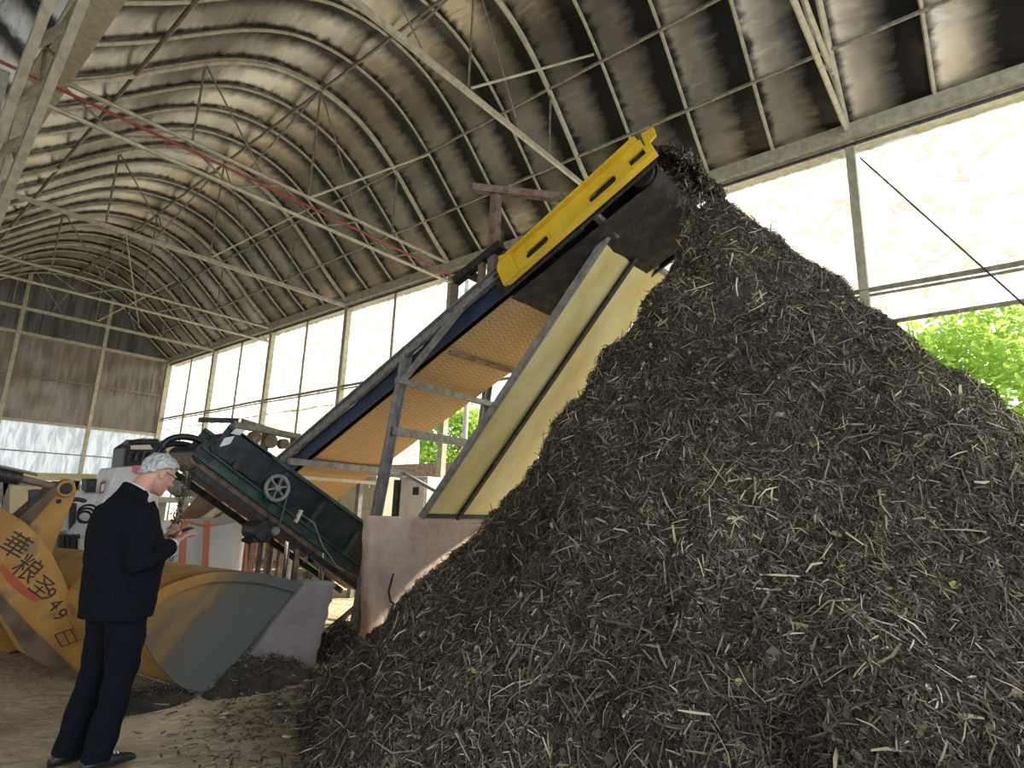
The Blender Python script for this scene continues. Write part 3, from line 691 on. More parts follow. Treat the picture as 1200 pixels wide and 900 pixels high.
# inclined sheet below the head (two galvanised panels in a steel frame)
ib = thing('guard_sheet', (5.7, 5.6, 1.38), 'steep yellowish galvanised guard sheet standing on the concrete block', 'guard sheet')
P0, P1 = Vector((5.11, 5.70, 1.40)), Vector((5.11, 2.98, 4.49)); dl = (P1-P0); wv = Vector((1, 0, 0)); nn_ = dl.normalized().cross(wv)
def sh(x, s): return P0+wv*x+dl*s
for x0, x1 in ((.03, .60), (.68, 1.42)):
    mb = MB(); mb.prism([sh(x0, 0), sh(x1, 0), sh(x1, 1), sh(x0, 1)], nn_*.015); mb.build('panel', M['galsheet'], ib)
for x in (0, .64):
    mb = MB(); mb.bar(sh(x, -.01), sh(x, 1.0), .06, .07, nn_); mb.build('frame_strip', M['grey_steel'] if x == 0 else M['dark_steel'], ib)
mb = MB(); mb.bar(sh(0, 0), sh(1.45, 0), .05, .05); mb.build('bottom_rail', M['dark_steel'], ib)
mb = MB(); mb.bar(sh(0, 1.0), sh(1.45, 1.0), .06, .06); mb.build('top_rail', M['grey_steel'], ib)

# concrete block and mauve slab
def rough_block(pts, ext, name, m, label, cat, sub=5, amp=.012):
    q0 = sum((Vector(p) for p in pts), Vector())/len(pts); q0.z = 0
    mb = MB(); mb.prism([Vector(p)-q0 for p in pts], ext); o = fuse(name, mb, .028, 3, m); o.location = q0
    for v in o.data.vertices:
        q = v.co+q0; v.co += v.normal*(amp*.5*fbm(q, 3, 4)+amp*.5*fbm(q, 14, 2))
    return tag(o, label, cat)
YB = 5.70
blk = rough_block([(4.40, YB, -.02), (6.75, YB, -.02), (6.75, YB, 1.38), (4.29, YB, 1.38)], (0, .15, 0), 'concrete_block', M['concrete'], 'cracked reddish concrete block at the left foot of the big heap', 'concrete block')
mb = MB()     # long crack on its face
ck = [(4.70, .72), (4.65, .52), (4.69, .40), (4.74, .38), (4.71, .26), (4.73, .12), (4.70, .02)]
for (x0, z0), (x1, z1) in zip(ck, ck[1:]): mb.bar((x0, YB-.008, z0), (x1, YB-.008, z1), .013, .02)
mb.build('crack', M['dark_steel'], blk)
rough_block([(3.14, 5.06, .80), (3.50, 5.06, .77), (3.33, 5.06, -.03), (2.52, 5.06, -.03)], (-.03, .20, 0), 'stone_slab', M['slab'], 'mauve grey slab leaning in front of the loader bucket lip', 'slab', 4)

# ================================================================== GREEN CONVEYOR
YG, WG = 6.42, .62
gc = thing('green_conveyor', (3.7, YG+.3, 0), 'smaller dark green conveyor tipping left toward the man', 'conveyor')
T0, T1 = Vector((2.92, YG, 2.23)), Vector((4.95, YG, 1.07)); Md0, Md1 = Vector((2.59, YG, 2.03)), Vector((4.95, YG, .585)); B0, B1 = Vector((2.56, YG, 1.83)), Vector((4.95, YG, .37))
gd = (Md1-Md0).normalized(); gu = Vector((-gd.z, 0, gd.x)) * -1 if gd.x < 0 else Vector((-gd.z, 0, gd.x))
for y in (YG, YG+WG):
    yo = Vector((0, y-YG, 0))
    mb = MB(); mb.angle(Md0+yo-gu*.04, Md1+yo-gu*.04, .13, .02, gu); mb.build('side_beam', M['green'], gc)
    mb = MB(); mb.prism([Md0+yo+gd*.1, Md1+yo, Md1+yo+gu*.50, Md0+yo+gd*.1+gu*.36], (0, .02, 0)); mb.build('side_board', M['green_dark'], gc)
    mb = MB(); mb.bar(Md0+yo+gd*.1+gu*.37, Md1+yo+gu*.51, .05, .04, gu); mb.build('top_rim', M['green'], gc)
    mb = MB(); mb.bar(B0+yo+gd*.02+gu*-.02, B1+yo-gu*.02, .04, .07, gu); mb.build('lower_rail', M['dark_steel'], gc)
mb = MB(); mb.prism([Md0-gu*.10+Vector((0, .03, 0)), Md1-gu*.10+Vector((0, .03, 0)), B1+gu*.03+Vector((0, .03, 0)), B0+gu*.03+Vector((0, .03, 0))], (0, WG-.06, 0)); mb.build('belt', M['rust'], gc)
for s in (.95, 1.55, 2.2):
    mb = MB(); mb.bar(Md0+gd*s+Vector((0, -.02, 0)), Md0+gd*(s+.02)+gu*.36+Vector((0, -.02, 0)), .04, .05, gd); mb.build('stiffener', M['green'], gc)
def hood_(l): return [p+Vector((0, -.025, 0)) for p in l]
# hood over the head end; glare on its shiny plates is painted white
mb = MB(); mb.prism(hood_([Md0+gd*.05+gu*.02, Md0+gd*.75+gu*.05, Md0+gd*.72+gu*.42, Md0+gd*.22+gu*.40]), (0, WG+.05, 0)); mb.build('head_hood', M['green_dark'], gc, bevel=.02)
for q4 in (((257, 524), (264, 513), (275, 511), (270, 520)), ((271, 508), (277, 502), (288, 504), (281, 510))):
    mb = MB(); mb.prism([at(*q_, 1, YG-.045) for q_ in q4], (0, .025, 0)); mb.build('glare_plate', M['white_paint'], gc)
mb = MB(); mb.tube([Md0+Vector((.06, -.03, -.06)), Md0+Vector((.06, WG+.03, -.06))], .11, 18); mb.build('head_roller', M['black'], gc, smooth=True)
hb = []
for i in range(15):
    a = math.pi*i/14; hb.append(Md0+Vector((-.02-.22*math.cos(a)*1.0-.05, .15, -.02+.13*math.sin(a))))
mb = MB(); mb.tube(hb, .035, 10); mb.tube([p+Vector((.03, .2, -.06)) for p in hb], .03, 10); mb.build('hose', M['black'], gc, smooth=True)
for s, dz in ((.12, .12), (.42, .10)):
    mb = MB(); c_ = Md0+gd*s+gu*.07+Vector((0, -.03, 0)); mb.tube([c_+Vector((0, -.05, 0)), c_+Vector((0, .02, 0))], .05, 14); mb.build('bearing', M['dark_steel'], gc, smooth=True)
# spoked wheel with belt drive and motor
wc = at(325, 572, 1, YG-.10); wh = MB(); wh.ring(wc, (0, 1, 0), .135, .022, 36, 8); wheel = wh.build('pulley_wheel', M['grey_steel'], gc, smooth=True)
mb = MB(); mb.tube([wc+Vector((0, -.03, 0)), wc+Vector((0, .12, 0))], .035, 14); mb.build('hub', M['grey_steel'], wheel, smooth=True)
for k in range(6):
    a = math.pi*2*k/6+.2; mb = MB(); mb.bar(wc+Vector((math.cos(a)*.03, 0, math.sin(a)*.03)), wc+Vector((math.cos(a)*.13, 0, math.sin(a)*.13)), .02, .025, (0, 1, 0)); mb.build('spoke', M['grey_steel'], wheel)
mc = at(311, 622, 1, YG-.10)
mb = MB(); mb.tube([mc+Vector((-.02, -.02, 0)), mc+Vector((-.02, .30, 0))], .105, 20); mb.box(tuple(mc+Vector((-.10, .02, -.13))), tuple(mc+Vector((.08, .26, -.08)))); mo = mb.build('motor', M['dark_steel'], gc, smooth=True)
mb = MB(); mb.tube([mc+Vector((.10, -.05, -.0)), mc+Vector((.10, .04, 0))], .045, 16); mb.build('motor_pulley', M['grey_steel'], mo, smooth=True)
pc = mc+Vector((.10, -.02, 0))
mb = MB(); mb.tube([wc+Vector((-.135, 0, 0)), wc+Vector((-.13, 0, -.08)), pc+Vector((-.05, .02, .03)), pc+Vector((-.03, .02, -.04)), pc+Vector((.03, .02, -.04)), pc+Vector((.05, .02, .03)), wc+Vector((.135, 0, -.06)), wc+Vector((.137, 0, 0))], .010, 6); mb.build('drive_belt', M['black'], gc)
mb = MB(); mb.bar(mc+Vector((-.16, .1, -.12)), Md0+gd*1.25-gu*.2+Vector((0, .1, 0)), .12, .03, gu); mb.build('motor_plate', M['dark_steel'], gc)
for px, py in ((340, 628), (352, 632), (382, 634)):
    for dy in (0, WG):
        q = at(px, py, 1, YG); mb = MB(); mb.tube([(q.x, YG+.03+dy, q.z), (q.x, YG+.03+dy, -.02)], .03, 10); mb.build('leg', M['chrome'] if dy == 0 and px != 352 else M['rust'], gc, smooth=True)
mb = MB(); mb.tube([at(352, 602, 1, YG-.04), at(368, 613, 1, YG-.05), at(378, 640, 1, YG-.05), at(395, 664, 1, YG-.05), at(425, 680, 1, YG-.03)], .008, 6); mb.build('cable', M['grey_steel'], gc)
mb = MB(); mb.bar(at(346, 612, 1, YG-.05), at(353, 598, 1, YG-.05), .05, .03); mb.build('junction_clip', M['cream'], gc)
for px in (365, 392):
    mb = MB(); q = at(px, 656, 1, YG+.1); mb.box((q.x-.05, YG+.1, q.z-.03), (q.x+.05, YG+.2, q.z+.03)); mb.build('idler_end', M['chrome'], gc)
a, b = at(392, 748, 1, YG+.1), at(432, 700, 1, YG+.1)
mb = MB(); mb.bar((a.x-.12, a.y, -.02), b+(b-a)*.15, .05, .05); mb.build('prop', M['rust'], gc)
# trickle of compost dropping off its head
m = 1500; s = rng.random(m); top = Md0+Vector((.02, .12, -.12)); 
ctr = np.stack([top.x-.19*s**.75+rng.normal(size=m)*(.018+.018*s), top.y+rng.normal(size=m)*.03, top.z-(top.z-.02)*s], 1)
nn = rng.normal(size=(m, 3)); nn /= np.linalg.norm(nn, axis=1, keepdims=True)
a, b, c = ribbons(ctr, nn, rng.gamma(5, .006, m)+.01, rng.gamma(4, .0025, m)+.003, np.zeros(m), .4, np.clip(rng.beta(2.6, 1.8, m), 0, .93), 2.0)
o = np_mesh('falling_compost', a-np.array([top.x, top.y, 0]), b, [M['straw']], np.zeros(len(b)), c); o.location = (top.x, top.y, 0)
tag(o, 'thin stream of compost falling from the green conveyor past the man', 'falling compost', kind='stuff')

# ================================================================== WHEEL LOADER (front end)
Wd = Vector((-.155, .988, 0)).normalized(); Hd = Vector((.988, .155, 0)).normalized()
LP0 = Vector((1.76, 6.17, .1))
def lp(px, py, dw=0.0):
    d = ray(px, py); t = Wd.dot(LP0-CP)/Wd.dot(d); return CP+d*t+Wd*dw
wl = thing('wheel_loader', (1.7, 6.4, 0), 'dirty yellow wheel loader arm and bucket behind the standing man', 'loader')
YP_ = 5.04; poly = [(1.80, .50), (1.77, .74), (1.99, .875), (2.18, .925), (2.45, .925), (2.75, .88), (3.07, .79), (2.38, .01), (2.14, .10)]
# finer curve for the bottom and back
def catm(pts, n=6):
    out = []
    for i in range(len(pts)-1):
        p0 = pts[max(i-1, 0)]; p1, p2 = pts[i], pts[i+1]; p3 = pts[min(i+2, len(pts)-1)]
        for k in range(n):
            t = k/n; out.append(tuple(.5*(2*p1[j]+(p2[j]-p0[j])*t+(2*p0[j]-5*p1[j]+4*p2[j]-p3[j])*t*t+(3*p1[j]-p0[j]-3*p2[j]+p3[j])*t**3) for j in (0, 1)))
    out.append(tuple(pts[-1])); return out
shell = catm([(2.38, .01), (2.14, .10), (1.90, .36), (1.775, .62), (1.84, .80), (2.05, .895), (2.30, .93), (2.70, .89), (3.07, .79)])
BW = 3.1
def mudsteel():
    m = bpy.data.materials.new('worn_bucket_plate'); m.use_nodes = True; nt = m.node_tree; b = nt.nodes['Principled BSDF']
    tc = N(nt, 'ShaderNodeTexCoord')
    d1 = N(nt, 'ShaderNodeVectorMath', operation='DOT_PRODUCT'); d1.inputs[1].default_value = (.75, 0, -.66); nt.links.new(tc.outputs['Object'], d1.inputs[0])   # distance to the cutting side
    d2 = N(nt, 'ShaderNodeVectorMath', operation='DOT_PRODUCT'); d2.inputs[1].default_value = (.66, 0, .75); nt.links.new(tc.outputs['Object'], d2.inputs[0])
    cb = N(nt, 'ShaderNodeCombineXYZ'); 
    for k_, (dd, sc_) in enumerate(((d1, 5.0), (d2, 1.2))):
        mm = N(nt, 'ShaderNodeMath', operation='MULTIPLY'); mm.inputs[1].default_value = sc_; nt.links.new(dd.outputs['Value'], mm.inputs[0]); nt.links.new(mm.outputs[0], cb.inputs[k_])
    nz = N(nt, 'ShaderNodeTexNoise'); nz.inputs['Scale'].default_value = 1.0; nz.inputs['Detail'].default_value = 7; nt.links.new(cb.outputs[0], nz.inputs['Vector'])
    mr = N(nt, 'ShaderNodeMapRange'); mr.inputs['From Min'].default_value = WEAR0; mr.inputs['From Max'].default_value = WEAR1; nt.links.new(d1.outputs['Value'], mr.inputs[0])
    ad = N(nt, 'ShaderNodeMath', operation='ADD'); nt.links.new(mr.outputs[0], ad.inputs[0])
    mu = N(nt, 'ShaderNodeMath', operation='MULTIPLY_ADD'); nt.links.new(nz.outputs['Fac'], mu.inputs[0]); mu.inputs[1].default_value = 1.1; mu.inputs[2].default_value = -.55; nt.links.new(mu.outputs[0], ad.inputs[1])
    cr = N(nt, 'ShaderNodeValToRGB'); e = cr.color_ramp.elements; e[0].position = .15; e[0].color = (.42, .20, .035, 1); e[1].position = .75; e[1].color = (.115, .12, .11, 1)
    q = e.new(.42); q.color = (.22, .14, .06, 1); q = e.new(.55); q.color = (.12, .10, .075, 1)
    nt.links.new(ad.outputs[0], cr.inputs[0]); nt.links.new(cr.outputs[0], b.inputs['Base Color']); b.inputs['Roughness'].default_value = .5; b.inputs['Metallic'].default_value = .25
    return m
WEAR0, WEAR1 = -.55, .50
M['bucket'] = mudsteel()
def bp(x, z, s=0): return Vector((x, YP_, z))+Wd*s
mb = MB()
inner = [(x+(2.35-x)*.04, z+(.5-z)*.04) for x, z in shell]
for s0, s1 in ((0, BW),):
    rings = [[bp(x, z, s0) for x, z in shell]+[bp(x, z, s0) for x, z in reversed(inner)], [bp(x, z, s1) for x, z in shell]+[bp(x, z, s1) for x, z in reversed(inner)]]
    mb.loft(rings)
bk = mb.build('bucket', M['loader'], wl, smooth=True)
mb = MB(); mb.prism([bp(x, z, -.03) for x, z in shell], Wd*.03); mb.build('side_plate', M['bucket'], bk)
mb = MB(); mb.prism([bp(x, z, BW) for x, z in shell], Wd*.03); mb.build('side_plate', M['bucket'], bk)
rim = [p for p in shell if p[1] > .60]
mb = MB(); rr_ = [(x+(2.35-x)*.10, z-.075) for x, z in rim]
mb.loft([[bp(a_[0], a_[1], -.07), bp(b_[0], b_[1], -.07), bp(b_[0], b_[1], .02), bp(a_[0], a_[1], .02)] for a_, b_ in zip(rim, rr_)]); mb.build('rim_band', M['bucket'], bk)
mb = MB(); e0, e1 = (2.38, .01), (3.07, .79); mb.prism([bp(2.33, -.01, -.05), bp(2.42, .0, -.05), bp(2.47, .07, -.05), bp(2.36, .06, -.05)], Wd*(BW+.08)); mb.build('cutting_edge', M['grey_steel'], bk)
# lift arm
arm = [(-60, 560), (0, 593), (30, 612), (48, 630), (62, 650), (75, 676), (87, 706), (100, 742), (108, 770), (104, 788), (88, 795), (62, 783), (30, 765), (0, 715), (-60, 640)]
mb = MB(); mb.prism([lp(*p_) for p_ in arm], Wd*.16); la_ = mb.build('lift_arm', M['loader'], wl, bevel=.012)
mb = MB(); mb.prism([lp(*p_, dw=-.02) for p_ in ((-60, 622), (0, 697), (42, 742), (90, 788), (86, 796), (62, 785), (30, 766), (0, 718), (-60, 645))], Wd*.02); mb.build('mud_skirt', M['loader_dirty'], la_)
mb = MB(); mb.prism([lp(*p_, dw=1.35) for p_ in arm], Wd*.16); mb.build('lift_arm', M['loader'], wl, bevel=.012)
mb = MB(); mb.prism([lp(*p_, dw=-.004) for p_ in ((2, 660), (14, 672), (28, 686), (46, 703), (43, 706), (26, 697), (10, 683), (0, 668))], Wd*.003); mb.build('red_stripe', M['redstripe'], la_)
# tilt lever with pin, hydraulic cylinder
lev = [(38, 618), (84, 566), (93, 561), (100, 565), (102, 576), (97, 590), (90, 606), (80, 630), (72, 655), (60, 650), (50, 640)]
mb = MB(); mb.prism([lp(*p_, dw=.18) for p_ in lev], Wd*.12); lv = mb.build('tilt_lever', M['loader'], wl, bevel=.01)
mb = MB(); mb.prism([lp(*p_, dw=.16) for p_ in ((29, 611), (70, 574), (84, 564), (88, 567), (40, 622))], Wd*.20); mb.build('lever_flange', M['loader_dirty'], lv)
q = lp(88, 573, .15); mb = MB(); mb.tube([q, q+Wd*.2], .045, 18); mb.build('pin', M['dark_steel'], lv, smooth=True)
q = lp(88, 573, .165); mb = MB(); mb.ring(q, Wd, .06, .014, 24, 8); mb.build('pin_collar', M['loader'], lv, smooth=True)
q = lp(80, 588, .17); mb = MB(); mb.tube([q, q+Wd*.03], .02, 10); mb.build('bolt', M['dark_steel'], lv)
c0, c1, c2 = lp(-80, 537, .24), lp(38, 561, .24), lp(86, 572, .24)
mb = MB(); mb.tube([c0, c1], .055, 14); cyl = mb.build('hydraulic_cylinder', M['dark_steel'], wl, smooth=True)
mb = MB(); mb.tube([c1, c2], .03, 12); mb.build('piston_rod', M['rust'], cyl, smooth=True)
mb = MB(); mb.tube([c0+Vector((0, -.06, .065)), c1+Vector((.1, -.06, .04))], .013, 8); mb.build('oil_line', M['chrome'], cyl, smooth=True)
mb = MB(); mb.bar(lp(52, 574, .2), lp(52, 592, .2), .05, .06, Hd); mb.build('cylinder_lug', M['dark_steel'], cyl)
mb = MB(); mb.tube([lp(92, 588, .3), lp(112, 586, .34), lp(125, 588, .4)], .02, 8); mb.build('link_rod', M['dark_steel'], wl, smooth=True)
# front wheel just outside the left edge of the picture carries the arm
q = Vector((-1.2, 6.0, .62)); mb = MB(); mb.tube([q, q+Wd*.5], [.62, .62], 28); whl = mb.build('tyre', M['rubber'], wl, smooth=True, bevel=.05)
mb = MB(); mb.tube([q-Wd*.01, q+Wd*.02], .3, 20); mb.build('wheel_rim', M['loader'], whl, smooth=True)
mb = MB(); mb.prism([lp(-60, 560, .2), lp(-60, 640, .2), q+Vector((0, .2, -.1)), q+Vector((0, .2, .9))], Wd*.9); mb.build('front_frame', M['loader'], wl)
# painted lettering on the arm
def glyph(txt, px, py, size, ang, dw=-.003):
    cu = bpy.data.curves.new('t', 'FONT'); cu.body = txt; cu.size = size; cu.align_x = 'CENTER'; cu.align_y = 'CENTER'; cu.extrude = .001; cu.offset = .0
    o = bpy.data.objects.new('t', cu); COL.objects.link(o)
    dg = bpy.context.evaluated_depsgraph_get(); me = bpy.data.meshes.new_from_object(o.evaluated_get(dg))
    bpy.data.objects.remove(o); c = lp(px, py, dw); a = math.radians(ang)
    X = Hd*math.cos(a)+Vector((0, 0, 1))*math.sin(a); Y = -Hd*math.sin(a)+Vector((0, 0, 1))*math.cos(a); Z = -Wd
    out = ([c+X*v.co.x+Y*v.co.y+Z*v.co.z for v in me.vertices], [tuple(f.vertices) for f in me.polygons]); bpy.data.meshes.remove(me); return out
mb = MB()
for t_, px, py, sz, an in (('華', 17, 641, .20, -32), ('粮', 31, 668, .20, -36), ('圣', 48, 689, .17, -40), ('9', 57, 697, .15, -44), ('4', 64, 709, .15, -46), ('9', 70, 721, .15, -48)):
    vs_, fs_ = glyph(t_, px, py, sz, an)
    if vs_: mb.add(vs_, fs_)
mb.build('lettering', M['ink'], la_, fix=False)
mb = MB()
for r0 in ((64, 744, 92, 734), (64, 744, 72, 758), (92, 734, 98, 748), (72, 758, 98, 748), (74, 741, 81, 754), (83, 738, 90, 751)):
    mb.bar(lp(r0[0], r0[1], -.004), lp(r0[2], r0[3], -.004), .006, .006)
mb.build('stencil_outline', M['ink'], la_)
# ================================================================== MACHINERY AND GOODS IN THE BACKGROUND
def px(Y, pts): return [at(x, y, 1, Y) for x, y in pts]
def panel(name, m, par, Y, pts, depth=.05, bev=0):
    b = MB(); b.prism(px(Y, pts), (0, depth, 0)); return b.build(name, M[m], par, bevel=bev)
def post_to_floor(name, m, par, Y, x, y, r=.04):
    q = at(x, y, 1, Y); b = MB(); b.box((q.x-r, Y-r, -.02), (q.x+r, Y+r, q.z)); return b.build(name, M[m], par)
t = thing('feed_machine', (2.7, 9.2, 0), 'whitish feed machine with slanted cover behind the loader arm', 'machine')
panel('cover', 'white_paint', t, 9.0, [(104, 645), (114, 602), (137, 548), (172, 545), (186, 580), (184, 645)], .7, .02)
panel('badge', 'red', t, 8.985, [(118, 566), (124, 564), (122, 577), (117, 579)], .01); panel('badge_centre', 'white_paint', t, 8.98, [(119.2, 568), (123, 566.6), (121.4, 575), (118.2, 576.5)], .01)
panel('red_cap', 'pink', t, 8.98, [(155, 546), (166, 545), (162, 556), (156, 553)], .1)
panel('side_plate', 'white_paint', t, 9.3, [(68, 626), (86, 575), (116, 575), (104, 628)], .3)
panel('drip_plate', 'dark_steel', t, 9.1, [(82, 588), (90, 590), (89, 612), (81, 621)], .05)
panel('control_box', 'dark_steel', t, 9.2, [(101, 561), (114, 561), (112, 577), (101, 577)], .2)
for i, (x0, x1) in enumerate(((70, 75), (77, 81), (83, 88), (90, 94))): panel('brush', 'black', t, 9.15, [(x0, 628), (x1, 626), (x1+1, 660), (x0, 660)], .12)
panel('cream_box', 'cream', t, 9.05, [(94, 632), (106, 631), (106, 660), (94, 660)], .3)
for k in range(3):
    c = at(103-k*2, 602+k*2, 1, 8.95); b = MB(); b.ring(c, (.4, 1, .2), .11-.02*k, .014, 22, 6); b.build('hose_coil', M['black'], t, smooth=True)
for x in (72, 110, 176): post_to_floor('leg', 'galv_dark', t, 9.3, x, 622, .05)
b = MB(); b.bar(at(-20, 557, 1, 12), at(118, 560, 1, 12), .14, .12); o = b.build('plank', M['plank']); tag(o, 'long pale yellow plank lying across trestles behind the loader arm', 'plank')
for i, xx in enumerate((8, 90)):
    q = at(xx, 560, 1, 12); b = MB(); b.bar((q.x-.25, 12, -.02), (q.x, 12, q.z-.05), .08, .08); b.bar((q.x+.25, 12, -.02), (q.x, 12, q.z-.05), .08, .08); b.bar((q.x-.17, 12, .6), (q.x+.17, 12, .6), .06, .06)
    tag(b.build('trestle', M['galv_dark']), ('left' if i == 0 else 'right')+' trestle under the long yellow plank behind the loader', 'trestle', 'plank trestles')

t = thing('engine', (3.3, 10, 0), 'black engine with a drum on a stand behind the head of the man', 'engine')
b = MB(); c = at(160, 528, 1, 10); b.tube([c+Vector((-.15, 0, .0)), c+Vector((.35, 0, .02))], .15, 18); b.build('drum', M['dark_steel'], t, smooth=True)
panel('block', 'black', t, 9.9, [(146, 524), (160, 515), (186, 514), (194, 532), (188, 548), (143, 549)], .5, .02)
panel('head_cover', 'cream', t, 9.85, [(153, 522), (176, 521), (180, 527), (153, 527)], .3, .01)
for xx in (150, 158, 166, 174): 
    q = at(xx, 540, 1, 9.85); b = MB(); b.tube([q, q+Vector((.02, 0, .14)), q+Vector((.12, .05, .2))], .022, 8); b.build('pipe', M['dark_steel'], t, smooth=True)
for xx in (147, 186): post_to_floor('leg', 'galv_dark', t, 10.2, xx, 545, .05)
t = thing('yellow_board', (3.8, 10.4, 0), 'wide yellow board on a low frame beside the black engine', 'board')
b = MB(); b.prism([at(169, 513, 1, 10.6), at(252, 523, 1, 10.6), at(252, 531, 1, 10.6), at(184, 528, 1, 10.6)], (0, .9, 0)); b.build('board_top', M['plank'], t)
for xx in (190, 245): post_to_floor('leg', 'galv_dark', t, 10.9, xx, 527, .05)
t = thing('workbench', (3.6, 10.0, 0), 'cream wooden bench frame in front of the face of the man', 'bench')
b = MB(); b.bar(at(172, 585, 1, 10.0), at(243, 587, 1, 10.0), .5, .09); b.build('bench_top', M['cream'], t)
b = MB(); b.bar(at(186, 612, 1, 10.0), at(240, 613, 1, 10.0), .06, .05); b.build('rail', M['cream'], t)
for xx in (189, 215, 239): post_to_floor('leg', 'cream', t, 9.95, xx, 588, .06)
b = MB(); L = []
for k in range(9):
    z = k/8; r = .30*math.sin(math.pi*(.12+.80*z))**.5; c = at(219, 582, 1, 10.05)
    L.append([Vector((c.x+r*math.cos(a)*1.05+.03*math.sin(3*a+z*4), c.y+.2*math.sin(a)*r/.3, c.z+.36*z+.02*math.sin(2*a))) for a in [2*math.pi*i/24 for i in range(24)]])
b.loft(L); tag(b.build('grain_sack', M['sack'], smooth=True), 'stuffed grey sack lying on the cream bench', 'sack')
# hopper feeding the big conveyor
t = thing('feed_hopper', (4.4, 9.3, 0), 'brown steel feed hopper with grey braces under the green conveyor head', 'hopper')
panel('hopper_wall', 'brown', t, 9.3, [(206, 612), (236, 578), (252, 568), (262, 592), (276, 620), (250, 625)], .05)
panel('hopper_wall', 'rust', t, 9.7, [(236, 578), (290, 570), (300, 615), (262, 600)], .05)
for p_, q_ in (((233, 612), (277, 582)), ((247, 616), (286, 588))):
    b = MB(); b.bar(at(*p_, 1, 9.15), at(*q_, 1, 9.15), .06, .1); b.build('brace', M['galv'], t)
for xx, yy in ((212, 612), (255, 612), (290, 600)): post_to_floor('leg', 'rust', t, 9.4, xx, yy, .05)
t = thing('drive_gantry', (4.4, 8.95, 0), 'rusty drive gantry with shaft and wheels behind the head of the green conveyor', 'gantry')
b = MB(); b.bar(at(234, 492, 1, 8.95), at(278, 493, 1, 8.95), .10, .07); b.build('cantilever_bar', M['dark_steel'], t)
b = MB(); b.bar(at(272, 497, 1, 8.95), at(350, 512, 1, 8.95), .12, .09); b.build('main_beam', M['galv_dark'], t)
b = MB(); b.bar(at(266, 530, 1, 8.95), at(282, 497, 1, 8.95), .08, .06); b.build('strut', M['rust'], t)
for xx, yy in ((312, 505), (345, 511)): post_to_floor('leg', 'rust', t, 9.0, xx, yy, .045)
for xx, yy, r_ in ((300, 512, .09), (318, 517, .11), (334, 520, .08)):
    q = at(xx, yy, 1, 8.9); b = MB(); b.tube([q, q+Vector((0, .12, 0))], r_, 16); b.build('shaft_wheel', M['rust'], t, smooth=True)
q = at(292, 499, 1, 8.95); b = MB(); b.tube([q+Vector((-.12, 0, .06)), q+Vector((.45, 0, -.03))], .04, 10); b.build('shaft', M['galv_dark'], t, smooth=True)
# white bulk bag with orange straps
t = thing('bulk_bag', (3.6, 8.3, 0), 'white woven bulk bag with orange straps behind the loader bucket', 'bag')
bl, br_ = at(203, 640, 1, 8.0), at(292, 640, 1, 8.0); tl, tr_ = at(206, 611, 1, 8.0), at(292.5, 604, 1, 8.0); cm = at(240, 611, 1, 8)
rings = []
for k in range(13):
    f = k/12; z = f; ring = []
    for i in range(48):
        a = 2*math.pi*i/48; ca, sa = math.cos(a), math.sin(a); ex = math.copysign(abs(ca)**.45, ca); ey = math.copysign(abs(sa)**.45, sa)
        x = (bl.x+br_.x)/2+ex*(br_.x-bl.x)/2*(1+.03*math.sin(math.pi*f)); y = 8.0+.42+ey*.42*(1+.06*math.sin(math.pi*f))
        top = (tl.z+(tr_.z-tl.z)*((ex+1)/2))
        zz = top*f-(.10*(1-ex*ex)*f**6 if f > .5 else 0)
        y += .03*fbm((x*1.5, y, zz*1.2+x*2), 1.6, 3); x += .015*fbm((x, y, zz*2), 2.5, 2)
        ring.append(Vector((x, y, zz)))
    rings.append(ring)
b = MB(); b.loft(rings); b.build('sack_body', M['bag'], t, smooth=True)
for xx in (216, 243, 290.5):
    a_, b2 = at(xx, 613-(xx-206)*.08, 1, 7.955), at(xx-1, 690, 1, 7.955); b = MB(); b.bar(a_, (b2.x, 7.955, .05), .075 if xx < 280 else .035, .012, (0, 1, 0)); b.build('strap', M['orange'], t)
b = MB(); b.tube([at(205, 610, 1, 7.96), at(222, 612, 1, 7.95), at(245, 617, 1, 7.95), at(255, 614, 1, 8.0)], .016, 6); b.build('strap', M['orange'], t)
# cabinets and boards along the right wall
t = thing('cabinet', (8.15, 11.4, 0), 'tall beige double-door cabinet standing beyond the concrete block', 'cabinet')
b = MB(); b.box((7.85, 10.3, .0), (8.5, 12.7, 2.12)); b.build('body', M['beige'], t, bevel=.015)
for y0 in (10.36, 11.54):
    for z0, z1 in ((.08, 1.42), (1.46, 2.07)):
        b = MB(); b.box((7.82, y0, z0), (7.852, y0+1.10, z1)); d = b.build('door', M['beige'], t, bevel=.006)
        b = MB(); b.box((7.79, y0+.06, z0+.4), (7.822, y0+.09, z0+.55)); b.build('handle', M['chrome'], d)
t = thing('electrical_cabinet', (7.6, 8.6, 0), 'tall white electrical cabinet with a small dark socket behind the trestle leg', 'cabinet')
b = MB(); b.box((7.38, 8.17, .0), (7.9, 8.9, 2.06)); b.build('body', M['white_paint'], t, bevel=.015)
b = MB(); b.box((7.35, 8.2, .1), (7.382, 8.87, 2.0)); d = b.build('door', M['white_paint'], t, bevel=.005)
b = MB(); b.box((7.33, 8.35, 1.72), (7.352, 8.5, 1.86)); b.build('socket', M['dark_steel'], d)
b = MB(); b.box((7.32, 8.92, .1), (7.40, 9.05, 2.0)); b.build('cable_duct', M['dark_steel'], t)
b = MB()
b.box((12.0, 9.0, -.1), (12.2, 16.5, 2.8)); o = b.build('brick_wall', M['rust']); tag(o, 'reddish brown wall outside, seen between the white cabinet and the guard sheet', 'wall')
b = MB(); b.box((8.3, 12.9, 0), (8.42, 19.5, 1.35)); tag(b.build('partition', M['beige']), 'low beige boarding along the side wall beyond the cabinet', 'boarding')
